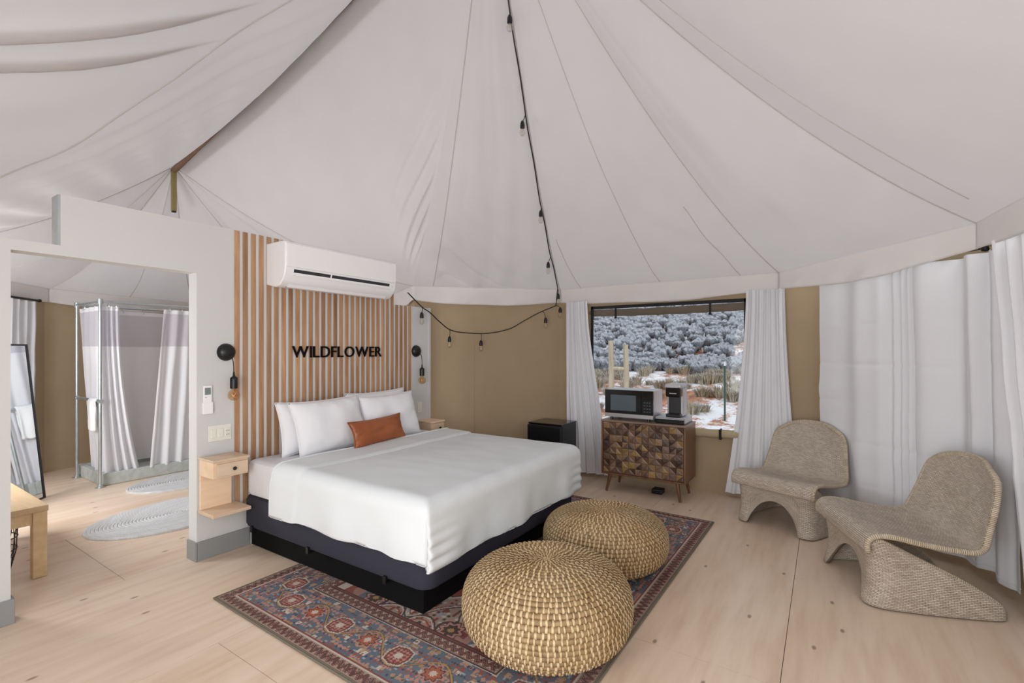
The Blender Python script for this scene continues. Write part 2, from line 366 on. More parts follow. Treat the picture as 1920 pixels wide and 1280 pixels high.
# ------------------------------------------------------------------ tent shell
EZ = 2.27
WP = dict(neck=(4.12, 4.10), ab=(5.40, 2.82), bc=(5.40, .02), cd=(4.42, -1.0), n0=(-1.05, -1.50), n1=(-1.05, 3.0),
          b0=(.22, 6.36), b1=(1.75, 8.05), b2=(3.60, 8.52), b3=(4.90, 7.30), b4=(4.90, 5.40))
def wall(name, a, b, mat='tan', holes=(), z1=2.34, seams=()):
    """canvas wall between two floor points with openings (u0, u1, z0, z1 as fractions / heights)"""
    a, b = WP[a] if isinstance(a, str) else a, WP[b] if isinstance(b, str) else b
    A_, B_ = V(a[0], a[1], 0), V(b[0], b[1], 0); L = (B_-A_).length; d = (B_-A_).normalized(); n = V(-d.y, d.x, 0)
    us = sorted({0., L}|{h[0] for h in holes}|{h[1] for h in holes}); zs = sorted({0., z1}|{h[2] for h in holes}|{h[3] for h in holes})
    mb = MB()
    for i in range(len(us)-1):
        for j in range(len(zs)-1):
            um, zm = (us[i]+us[i+1])/2, (zs[j]+zs[j+1])/2
            if any(h[0] < um < h[1] and h[2] < zm < h[3] for h in holes): continue
            nu = max(1, int((us[i+1]-us[i])/.12)); nv = max(1, int((zs[j+1]-zs[j])/.12))
            def fn(s, t, i=i, j=j):
                u = lerp(us[i], us[i+1], s); z = lerp(zs[j], zs[j+1], t)
                k = .012*nz(u*1.3, z*.8, len(name)) if 0 < s < 1 and 0 < t < 1 else 0
                return A_+d*u+V(0, 0, z)+n*k
            mb.grid(fn, nu, nv)
    o = mb.build(name, mat, None, smooth=True); struct(o)
    for u in seams:
        MB().tube([A_+d*u-n*.0+V(0, 0, z) for z in (0.02, z1-.02)], .004, 6).build('seam', 'tan', o)
    return o
wall('wall_rear', 'neck', 'ab', seams=(.72,))
Lb = 2.62
wall('wall_window', 'ab', 'bc', holes=[(.44, 2.15, .65, 2.04)])
wall('wall_right', 'bc', 'cd')
wall('wall_near', 'cd', 'n0', holes=[(2.9, 4.5, .9, 1.95)])
wall('wall_left', 'n0', 'n1', holes=[(1.5, 3.3, 0.02, 2.15)])
wall('wall_bathroom_left', 'n1', 'b0', holes=[(2.15, 3.3, .85, 2.05)])
wall('wall_bathroom_corner', 'b0', 'b1', holes=[(.5, 1.5, .7, 1.9)])
wall('wall_bathroom_rear', 'b1', 'b2', seams=(.62,))
wall('wall_bathroom_rear_right', 'b2', 'b3'); wall('wall_bathroom_right', 'b3', 'b4'); wall('wall_bathroom_neck', 'b4', 'neck')

# roof: canvas panels hung between two peaks
Mp = V(2.70, 1.97, 5.0); Pp = V(2.68, 6.85, 3.83)
EV = dict(neck=V(4.05, 4.06, 2.27), ab=V(5.33, 2.78, 2.27), bc=V(5.33, .38, 2.27), cd=V(4.13, -.80, 2.31), n0=V(-1.0, -1.42, 2.27), n1=V(-1.0, 3.0, 2.27),
          b0=V(.28, 6.34, 2.27), b1=V(1.78, 7.99, 2.27), b2=V(3.56, 8.45, 2.27), b3=V(4.83, 7.26, 2.27), b4=V(4.83, 5.42, 2.27))
def hip(e, ap, t):
    a = EV[e]; q = a.lerp(ap, t); sag = .30 if ap is Mp else .22
    if e == 'n1': sag = .34
    q.z -= sag*4*t*(1-t)*(1.0-.25*t); return q
ceiling = sroot('ceiling')
FAC = [('neck', 'ab', Mp, Mp), ('ab', 'bc', Mp, Mp), ('bc', 'cd', Mp, Mp), ('cd', 'n0', Mp, Mp), ('n0', 'n1', Mp, Mp), ('n1', 'b0', Mp, Pp),
       ('b0', 'b1', Pp, Pp), ('b1', 'b2', Pp, Pp), ('b2', 'b3', Pp, Pp), ('b3', 'b4', Pp, Pp), ('b4', 'neck', Pp, Pp), ('neck', 'neck', Pp, Mp)]
FOLDS = ((.135, .19, .74), (.19, .26, .70))
def facet(k, s, t):
    a, b, p0, p1 = FAC[k]
    q = hip(a, p0, t).lerp(hip(b, p1, t), s)
    w_ = 4*s*(1-s); env = w_*(4*t*(1-t))
    out = V(0, 0, 1)
    d = -.05*env
    if k == 0:    # creases raking off the middle seam
        ph = 44*(t*1.25+s*.55)+2.5*nz(s*4, t*5, 3)
        d += .034*math.sin(ph)*sstep(.125, .20, s)*sstep(.95, .35, s)*sstep(.50, .04, t)*sstep(0, .03, t)
        d += .020*math.sin(30*(s*1.0-t*.25))*sstep(.3, .6, s)*sstep(.98, .8, s)*sstep(.6, .1, t)*sstep(0, .06, t)
    if k == 11: d += .030*math.sin(58*(t*.9-s*.8)+2*nz(s*5, t*5))*sstep(.62, .88, s)*sstep(1, .955, s)*sstep(.12, .3, t)*sstep(.85, .5, t)
    if k == 1: d += -.06*math.sin(PI*min(1, s*2))*env*.5 + .030*math.sin(34*(t+s*.8)+2*nz(s*4, t*4))*sstep(.45, .9, s)*w_*sstep(.8, .1, t)*sstep(0, .05, t)
    if k == 2: d += -.07*env + .022*math.sin(26*(t-s*.5)+2*nz(s*4, t*4, 9))*w_*sstep(.5, .05, t)*sstep(0, .05, t)
    if k == 5:
        # heavy drape next to the entrance: two deep folds and gathers along the hem
        for a0, ks, t1 in FOLDS:
            s0 = a0+(t-.39)*ks; x = (s-s0)/.012
            d += -.055*math.exp(-x*x)*sstep(t1, t1-.25, t)*sstep(.0, .25, t)
        d += -.22*env*sstep(.1, .5, s)
        below = sstep(0, .10, t-(.37+(.48-s)*1.69))
        d += .020*math.sin(95*(s+.22*t))*below*sstep(.75, .45, s)*sstep(.08, .3, s)*sstep(1, .92, t)
        d += .014*math.sin(60*(t-.5*s))*below*sstep(.35, .6, s)*sstep(1, .9, t)*sstep(1, .8, s) + .010*math.sin(40*(s*1.3-.2*t))*(1-below)*env
        d += -.16*sstep(.72, .97, t)*sstep(1.0, .985, t)*w_
    d += .05*env*nz(s*3+k, t*3, 2.1) + .012*env*nz(s*9+k, t*5, 5.)
    q += out*d
    return q
for k, (a, b, p0, p1) in enumerate(FAC):
    if k in (4, 3, 8, 9, 10): nu, nv = 20, 24
    elif k == 11: nu, nv = 90, 90
    elif k == 5: nu, nv = 150, 60
    elif k in (0, 1, 2): nu, nv = 70, 80
    else: nu, nv = 36, 36
    MB().grid(lambda s, t, k=k: facet(k, s, t), nu, nv).build('roof_panel', 'roof', ceiling, smooth=True)
def roof_seam(k, s0, s1, t0=0., t1=1., r=.0035):
    MB().tube([facet(k, lerp(s0, s1, i/40), lerp(t0, t1, i/40))-V(0, 0, .003) for i in range(41)], r, 5).build('roof_seam', 'seam', ceiling)
for k, e in enumerate(['ab', 'bc', 'cd', 'n0', 'n1']): roof_seam(k, 1, 1, 0, .985, .0045)
for k, e in ((6, 0), (6, 1), (7, 1), (8, 1), (9, 1), (10, 1)): roof_seam(k, e, e, 0, .98, .006)
roof_seam(0, .13, .12, 0, .98, .0045); roof_seam(1, .52, .52); roof_seam(1, .86, .86, 0, .30); roof_seam(1, .12, .05, 0, .25)
roof_seam(3, .06, .20, .05, .98); roof_seam(7, .5, .5); roof_seam(6, .5, .5); roof_seam(5, .55, .13, .25, .92, .006)
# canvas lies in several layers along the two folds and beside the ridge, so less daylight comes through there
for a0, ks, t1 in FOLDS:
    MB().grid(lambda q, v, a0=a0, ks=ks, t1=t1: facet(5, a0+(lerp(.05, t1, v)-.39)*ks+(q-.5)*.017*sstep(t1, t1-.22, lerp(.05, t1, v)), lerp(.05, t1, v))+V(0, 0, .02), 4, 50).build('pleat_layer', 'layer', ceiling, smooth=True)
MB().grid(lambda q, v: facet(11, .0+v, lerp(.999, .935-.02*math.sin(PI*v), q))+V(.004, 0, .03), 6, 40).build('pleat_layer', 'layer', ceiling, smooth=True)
# valance band below the eaves
ev_loop = ['neck', 'ab', 'bc', 'cd', 'n0', 'n1', 'b0', 'b1', 'b2', 'b3', 'b4', 'neck']
for i in range(len(ev_loop)-1):
    a, b = EV[ev_loop[i]], EV[ev_loop[i+1]]; L = (b-a).length; d = (b-a).normalized(); n = V(-d.y, d.x, 0).normalized()
    if n.dot(V(2.7, 3, 0)-a) > 0: n = -n
    def fn(s, t, a=a, b=b, L=L, n=n, i=i):
        q = a.lerp(b, s); dr = .168+.050*math.sin(PI*s)**1.2+.016*nz(s*L*1.7, i)
        k = (.018*math.sin(s*L*7+i+1.5*t)+.030*nz(s*L*5+t*1.2, t*1.5, i)+.012*nz(s*L*14+t*3, t*2, i))*max(0, math.sin(PI*s))**.4*t
        return q+V(0, 0, -dr*t)+n*(k+.03*t*math.sin(PI*s))
    MB().grid(fn, max(12, int(L/.03)), 10).build('valance_panel', 'valance', ceiling, smooth=True, solid=.006)
rb = MB().tube([Mp.lerp(Pp, t)+V(.0, 0, -.06-.22*4*t*(1-t)*0) for t in (0, .25, .5, .75, 1)], .035, 10).build('ridge_pole', 'ridge', ceiling, smooth=True)
kp = thing('tent_post', 'short brass coloured post hanging at the rear tent peak above the grey partition', 'tent pole', (2.68, 6.85, 3.22))
MB().box(2.655, 2.705, 6.825, 6.875, 3.26, 3.80).build('shaft', 'brass', kp, bevel=.004)
MB().box(2.66, 2.70, 6.83, 6.87, 3.245, 3.26).build('end_cap', 'black', kp)

# ------------------------------------------------------------------ partition wall
WY, WT = 3.75, .12
pw = sroot('wall_partition')
poly = [(-1.0, 0), (.68, 0), (.68, 2.06), (1.61, 2.06), (1.61, 0), (4.0, 0), (4.0, 1.985), (3.47, 1.985), (3.47, 2.42), (.885, 2.42), (.885, 2.12), (-1.0, 2.12)]
# built as butted boards so every face stays planar
mb = MB()
for x0, x1, z0, z1 in ((-1.0, .68, 0, 2.12), (.68, .885, 2.06, 2.12), (.885, 1.61, 2.06, 2.42), (1.61, 3.47, 0, 2.42), (3.47, 4.0, 0, 1.985)):
    mb.box(x0, x1, WY, WY+WT, z0, z1)
mb.build('wall_face', 'wall', pw)
MB().box(.873, .885, WY+.004, WY+WT-.004, 2.12, 2.418).build('stud_end', 'steel', pw)
MB().box(3.985, 4.012, WY-.012, WY+.03, 0, 1.985).build('corner_bead', 'wall', pw)
bb = sroot('baseboard_partition')
for x0, x1 in ((-1.0, .68), (1.61, 1.975), (3.66, 4.0)):
    MB().box(x0, x1+(.014 if x1 == .68 else 0), WY-.016, WY-.001, 0, .135).build('board', 'base', bb, bevel=.003)
MB().box(1.594, 1.609, WY-.016, WY+WT, 0, .135).build('board', 'base', bb, bevel=.003)
MB().box(.681, .695, WY-.001, WY+WT, 0, .135).build('board', 'base', bb, bevel=.003)

# slat headboard
SY = 3.743
hb = thing('slat_headboard', 'wall panel of upright brown wooden slats behind the bed', 'headboard', (2.79, WY, .30))
pitch = (3.70-1.868)/29.4
for i in range(30):
    x0 = 1.868+i*pitch; wd = .0372
    zt = 2.418 if x0+wd < 3.465 else 1.982
    MB().box(x0, x0+wd, SY, WY-.001, .33 if i < 2 else .30, zt).build('slat', 'slat', hb, bevel=.002, loc=(x0, WY, .3))

# lettering
sg = thing('name_sign', 'black cut-out letters reading WILDFLOWER fixed on the wooden slats', 'sign', (2.81, SY, 1.44))
chars = []
for ch in 'WILDFLOWER':
    cu = bpy.data.curves.new('letter', 'FONT'); cu.body = ch; cu.extrude = .05; cu.offset = .004
    ob = bpy.data.objects.new('tmp', cu); C.objects.link(ob); bpy.context.view_layer.update()
    me = bpy.data.meshes.new_from_object(ob.evaluated_get(bpy.context.evaluated_depsgraph_get()))
    bpy.data.objects.remove(ob); chars.append((ch, me))
def ext(me): xs = [q.co.x for q in me.vertices]; zs = [q.co.y for q in me.vertices]; return min(xs), max(xs), min(zs), max(zs)
gap_ = .11
tot = sum(ext(me)[1]-ext(me)[0] for _, me in chars)+gap_*(len(chars)-1); sc = .962/tot; cur = 2.332
for ch, me in chars:
    x0, x1, z0, z1 = ext(me); k = .098/(z1-z0)
    for q in me.vertices:
        q.co = Vector(((q.co.x-x0)*sc, -.006+q.co.z*.12, (q.co.y-z0)*k))
    me.materials.clear(); me.materials.append(M['black_soft'])
    o = bpy.data.objects.new('letter', me); C.objects.link(o); o.parent = sg; o.location = Vector((cur, SY, 1.445))-sg.location
    cur += (x1-x0+gap_)*sc

# ------------------------------------------------------------------ air conditioner
ac = thing('air_conditioner', 'white wall-mounted split air conditioner above the wooden slats', 'air conditioner', (2.67, SY, 2.0))
pr = [(3.745, 2.03), (3.62, 2.005), (3.56, 2.02), (3.515, 2.06), (3.49, 2.11), (3.482, 2.16), (3.482, 2.335), (3.49, 2.352), (3.51, 2.36), (3.745, 2.36)]
MB().prism(pr, 2.115, 3.255, 'X').build('body', 'white_plastic', ac, bevel=.008, smooth='auto')
MB().prism([(3.484, 2.155), (3.474, 2.16), (3.474, 2.338), (3.484, 2.345)], 2.125, 3.245, 'X').build('front_panel', 'white_plastic', ac, bevel=.003)
def acl(x0, x1, y0, z0, y1, z1, th, name, mat):
    d = V(0, y1-y0, z1-z0).normalized(); n = V(0, -d.z, d.y)
    if n.y > 0: n = -n
    a, b = V(0, y0, z0), V(0, y1, z1); q = [a, b, b+n*th, a+n*th]
    return MB().prism([(p_.y, p_.z) for p_ in q], x0, x1, 'X').build(name, mat, ac, bevel=.001)
acl(2.19, 3.17, 3.492, 2.118, 3.484, 2.143, .004, 'air_slot', 'dark_slot'); acl(2.178, 3.197, 3.592, 2.008, 3.494, 2.116, .003, 'louver_gap', 'grey_mark')
lv = acl(2.185, 3.19, 3.578, 2.014, 3.498, 2.109, .012, 'louver', 'white_plastic')
for x in (2.52, 2.86): acl(x, x+.012, 3.492, 2.118, 3.482, 2.146, .007, 'slot_divider', 'white_plastic')
MB().lathe([(.0, 0), (.034, 0), (.034, .003), (.0, .003)], (0, 0, 0), 24, 'Y').build('badge', 'grey_mark', ac)
bd = ac.children[-1]; bd.scale = (1, 1, .42); bd.location = (2.24-2.67, 3.4705-SY, 2.185-2.0)
bd.data.transform(Matrix.Translation((2.67, SY, 2.0)))
box('status_light', 'grey_mark', ac, 3.20, 3.215, 3.488, 3.494, 2.118, 2.124, 0)

# ------------------------------------------------------------------ sconces
def sconce(x, z, label):
    t = thing('wall_sconce', label, 'lamp', (x, WY, z), 0, 'bare bulb sconces beside the bed')
    MB().lathe([(.0, -.046), (.022, -.045), (.044, -.036), (.060, -.020), (.0655, -.002), (.0655, 0)], (x, WY-.001, z), 28, 'Y').build('canopy', 'black', t, smooth='auto')
    cx, cy = x+.022, WY-.072
    MB().tube(spline([(x+.006, WY-.045, z-.02), (x+.012, cy, z-.05), (x+.020, cy, z-.10), (cx, cy, z-.165)], 6), .0035, 6).build('cord', 'black', t, smooth=True)
    MB().lathe([(.006, -.145), (.008, -.175), (.012, -.18), (.024, -.190), (.026, -.2), (.026, -.270), (.0, -.270)], (cx, cy, z), 20).build('socket', 'black', t, smooth='auto')
    b = MB().lathe([(.012, -.268), (.016, -.276), (.034, -.296), (.041, -.318), (.036, -.342), (.020, -.356), (.002, -.360)], (cx, cy, z), 20).build('bulb', 'amber', t, smooth=True)
    pts = [(cx+.016*math.cos(a*1.7), cy+.016*math.sin(a*1.7), z-.315+.022*math.sin(a*2.3)) for a in [i*.3 for i in range(40)]]
    MB().tube(pts, .0016, 5).build('filament', 'filament', b)
    return t
sconce(1.808, 1.492, 'round black wall lamp with hanging amber bulb left of the slats, above the remote')
sconce(3.79, 1.50, 'smaller looking black wall lamp with amber bulb on the grey strip right of the slats')

# remote in its holder, switch plates
rm = thing('remote_control', 'white air conditioner remote in wall holder beside the doorway', 'remote', (1.675, WY, 1.04))
box('holder', 'white_plastic', rm, 1.640, 1.710, WY-.024, WY-.001, 1.045, 1.13); box('handset', 'white_plastic', rm, 1.646, 1.704, WY-.019, WY-.004, 1.06, 1.25)
box('display', 'lcd', rm, 1.655, 1.695, WY-.0205, WY-.018, 1.185, 1.235, 0); box('button', 'grey_mark', rm, 1.657, 1.668, WY-.021, WY-.018, 1.163, 1.168, 0)
sp = thing('switch_plate', 'ivory switch and outlet plate above the left nightstand', 'switch', (1.765, WY, .84))
box('plate', 'ivory', sp, 1.685, 1.845, WY-.007, WY-.001, .838, .954)
for x in (1.702, 1.752): box('rocker', 'ivory', sp, x, x+.034, WY-.012, WY-.006, .863, .929)
ou = box('outlet', 'ivory', sp, 1.801, 1.835, WY-.010, WY-.006, .863, .929)
for z in (.879, .907):
    for dx in (.010, .024): MB().box(1.801+dx-.002, 1.801+dx+.002, WY-.0106, WY-.009, z-.004, z+.004).build('slot', 'black', ou)
sp2 = thing('switch_plate', 'white outlet plate on the grey strip above the right nightstand', 'switch', (3.845, WY, .80))
box('plate', 'ivory', sp2, 3.81, 3.88, WY-.007, WY-.001, .82, .935); box('rocker', 'ivory', sp2, 3.83, 3.86, WY-.012, WY-.006, .845, .91)

# ------------------------------------------------------------------ nightstands
def nightstand(x0, x1, label):
    t = thing('nightstand', label, 'nightstand', ((x0+x1)/2, WY, .35), 0, 'floating nightstands')
    yb = WY-.002 if x0 < 1.85 else WY-.004
    if x0 < 1.8: yb = WY-.032
    box('case', 'maple', t, x0+.006, x1-.006, 3.515, yb, .615, .728); box('top', 'maple', t, x0, x1, 3.50, yb, .728, .745, .003)
    d = box('drawer', 'maple', t, x0+.028, x1-.012, 3.500, 3.520, .628, .716, .004)
    MB().lathe([(.0, -.022), (.010, -.021), (.0135, -.014), (.010, -.008), (.006, -.004), (.006, 0), (0, 0)], ((x0+x1)/2+.012, 3.50, .672), 16, 'Y').build('knob', 'black', d, smooth='auto')
    box('back_panel', 'maple', t, x0+.008, x1-.03, yb-.018, yb, .372, .615, .002); box('shelf', 'maple', t, x0, x1+.01, 3.50, yb, .348, .372, .003)
nightstand(1.605, 1.855, 'pale maple floating nightstand on the doorway side of the bed')
nightstand(3.785, 3.985, 'pale maple floating nightstand on the far side of the bed, mostly hidden')

# ------------------------------------------------------------------ bed
bed = thing('bed', 'king bed with charcoal box spring on a black platform', 'bed', (2.80, 2.8, 0))
box('platform', 'black_soft', bed, 1.98, 3.64, 1.90, 3.715, .008, .185, .004)
def rbox(x0, x1, y0, y1, z0, z1, r, name, mat, parent, wob=0):
    mb = MB(); n = 6; rings = []
    def outline(ins):
        pts = []
        for cx, cy, a0 in ((x1-r, y1-r, 0), (x0+r, y1-r, 90), (x0+r, y0+r, 180), (x1-r, y0+r, 270)):
            for i in range(n+1):
                a = math.radians(a0+90*i/n); pts.append((cx+(r-ins)*math.cos(a), cy+(r-ins)*math.sin(a)))
        return pts
    e = .035
    prof = [(e, z0), (e*.3, z0+e*.3), (0, z0+e), (0, z1-e), (e*.3, z1-e*.3), (e, z1)]
    for ins, z in prof: rings.append([(x, y, z) for x, y in outline(ins)])
    k = len(rings[0])
    mb.add([q for r_ in rings for q in r_], [(i*k+j, i*k+(j+1) % k, (i+1)*k+(j+1) % k, (i+1)*k+j) for i in range(len(rings)-1) for j in range(k)]+[tuple(range(k))[::-1], tuple((len(rings)-1)*k+j for j in range(k))])
    return mb.build(name, mat, parent, smooth='auto')
rbox(1.90, 3.73, 1.80, 3.705, .175, .415, .09, 'box_spring', 'boxspring', bed)
rbox(1.915, 3.715, 1.83, 3.70, .41, .672, .09, 'mattress', 'sheet', bed)
for y in (3.55, 2.86, 2.12):
    MB().box(1.886, 1.902, y-.012, y+.012, .165, .205).build('clip', 'black', bed, bevel=.002)
    MB().box(1.886, 1.985, y-.012, y+.012, .160, .170).build('clip', 'black', bed, bevel=.002)
# comforter: cloth laid over the mattress, hanging on three sides
X0, X1, Y0, YH = 1.862, 3.765, 1.762, 3.22
TOP = .695
def duv(s, t):
    W_, L_ = X1-X0, YH-Y0; ox = .33; oy = .36
    u = lerp(-ox, W_+ox, s); v = lerp(-oy, L_, t)
    r = .085
    def wrap(a, lo, hi):
        # returns position, drop
        if a < lo+r:
            e = lo+r-a; an = min(e/r, PI/2)
            return lo+r-r*math.sin(an), r*(1-math.cos(an))+max(0, e-r*PI/2)
        if a > hi-r:
            e = a-(hi-r); an = min(e/r, PI/2)
            return hi-r+r*math.sin(an), r*(1-math.cos(an))+max(0, e-r*PI/2)
        return a, 0
    px, dx = wrap(u, 0, W_); py, dy = wrap(v, 0, 1e9)
    drop = (dx**4+dy**4)**.25 if dx and dy else max(dx, dy)
    drop = min(drop, .375 if dy > dx else .335)
    z = TOP-drop
    x, y = X0+px, Y0+py
    z += .010*nz(u*2.2, v*2.2, 1)*(1 if drop < .05 else .2) + .004*nz(u*7, v*4, 4)
    hang = sstep(.06, .3, drop)
    if dx > dy and dx > 0:
        sgn = -1 if u < W_/2 else 1
        x += sgn*hang*(.012*math.sin(v*11)+.010*nz(v*6, drop*3, 2)+.01)
        z += .014*nz(v*5, 3, sgn)*hang
    if dy >= dx and dy > 0:
        y -= hang*(.012*math.sin(u*8+1)+.010*nz(u*6, drop*4, 7)+.008)
        z += .012*nz(u*5, 9)*hang
        cr = math.exp(-((u-0.02)/.16)**2)+math.exp(-((W_-u)/.16)**2)
        y -= cr*.010*math.sin(drop*95)*hang
    if dx and dy:      # tucked corner crease
        k = sstep(.02, .12, min(dx, dy)); sg_ = 1 if u < W_/2 else -1
        x += sg_*.016*k; y += .012*k
    # folded-back band near the pillows
    if v > L_-.30: z += .014*sstep(L_-.30, L_-.285, v)*(1 if drop < .1 else 0); x += 0 if drop < .1 else (-.010 if u < W_/2 else .010)*sstep(L_-.30, L_-.285, v)
    return (x, y, z)
dv = thing('comforter', 'white comforter spread over the bed with a folded-back edge', 'comforter', (2.81, 2.5, .69))
MB().grid(duv, 150, 130).build('quilt', 'duvet', dv, smooth=True, solid=.012)
MB().tube([Vector(duv(.02+.96*i/80, 1-.30/(YH-Y0+.36)))+V(0, -.004, .006) for i in range(81)], .004, 6).build('fold_edge', 'duvet', dv, smooth=True)
MB().tube([Vector(duv(.012+.976*i/80, 1))+V(0, .0, .004) for i in range(81)], .010, 8).build('hem', 'duvet', dv, smooth=True)
# pillows
def pillow(name, mat, c, w_, h_, th, lean, yaw, roll, label, cat, seed, ear=.06, grp=None):
    t = thing(name, label, cat, c, 0, grp, local=True)
    R = Matrix.Rotation(yaw, 4, 'Z') @ Matrix.Rotation(lean, 4, 'X') @ Matrix.Rotation(roll, 4, 'Y')
    mb = MB()
    for side in (-1, 1):
        def fn(s, t_, side=side):
            u, v = 2*s-1, 2*t_-1
            x = u*w_/2*(1-ear*(1-abs(v)**2)*abs(u)**3); z = v*h_/2*(1-ear*1.3*(1-abs(u)**2)*abs(v)**3)
            k = max(0, (1-abs(u)**3.2))**.55*max(0, (1-abs(v)**3.2))**.55
            y = side*th/2*k
            y += side*k*.016*nz(u*2.2+seed, v*2.2, seed) + side*k*(1-k)*.03*nz(u*6, v*5+seed, 3)
            return R @ V(x, y, z+h_/2)
        mb.grid(fn, 36, 26)
    o = mb.build('cover', mat, t, smooth=True)
    bm = bmesh.new(); bm.from_mesh(o.data); bmesh.ops.remove_doubles(bm, verts=bm.verts, dist=.0008); bmesh.ops.recalc_face_normals(bm, faces=bm.faces); bm.to_mesh(o.data); bm.free()
    ed = []
    for i in range(41):
        ed.append((i/40, 0))
    for i in range(1, 41): ed.append((1, i/40))
    for i in range(1, 41): ed.append((1-i/40, 1))
    for i in range(1, 40): ed.append((0, 1-i/40))
    def edge(s, t_):
        u, v = 2*s-1, 2*t_-1
        return R @ V(u*w_/2*(1-ear*(1-abs(v)**2)*abs(u)**3), 0, v*h_/2*(1-ear*1.3*(1-abs(u)**2)*abs(v)**3)+h_/2)
    MB().tube([edge(*q) for q in ed], .004, 6, closed=True).build('piping', mat, t, smooth=True)
    return t
LN = math.radians
g = 'white bed pillows'
pillow('bed_pillow', 'pillow', (2.47, 3.53, .672), .70, .43, .15, LN(-14), 0, 0, 'white pillow leaning on the slats behind the left front pillow', 'pillow', 1.3, grp=g)
pillow('bed_pillow', 'pillow', (3.15, 3.53, .672), .72, .46, .15, LN(-14), 0, LN(-1), 'white pillow leaning on the slats behind the right front pillow', 'pillow', 2.7, grp=g)
pillow('bed_pillow', 'pillow', (2.50, 3.37, .675), .68, .45, .17, LN(-18), LN(2), LN(-1.5), 'white front pillow nearest the doorway, left of the leather cushion', 'pillow', 4.1, grp=g)
pillow('bed_pillow', 'pillow', (3.15, 3.38, .675), .66, .44, .17, LN(-18), LN(-2), LN(-1.0), 'white front pillow behind the leather cushion on the far side', 'pillow', 5.9, grp=g)
pillow('leather_cushion', 'leather', (2.83, 3.20, .705), .62, .23, .10, LN(-20), LN(4), LN(-1), 'tan brown leather lumbar cushion propped on the white pillows', 'cushion', 8.2, .09)

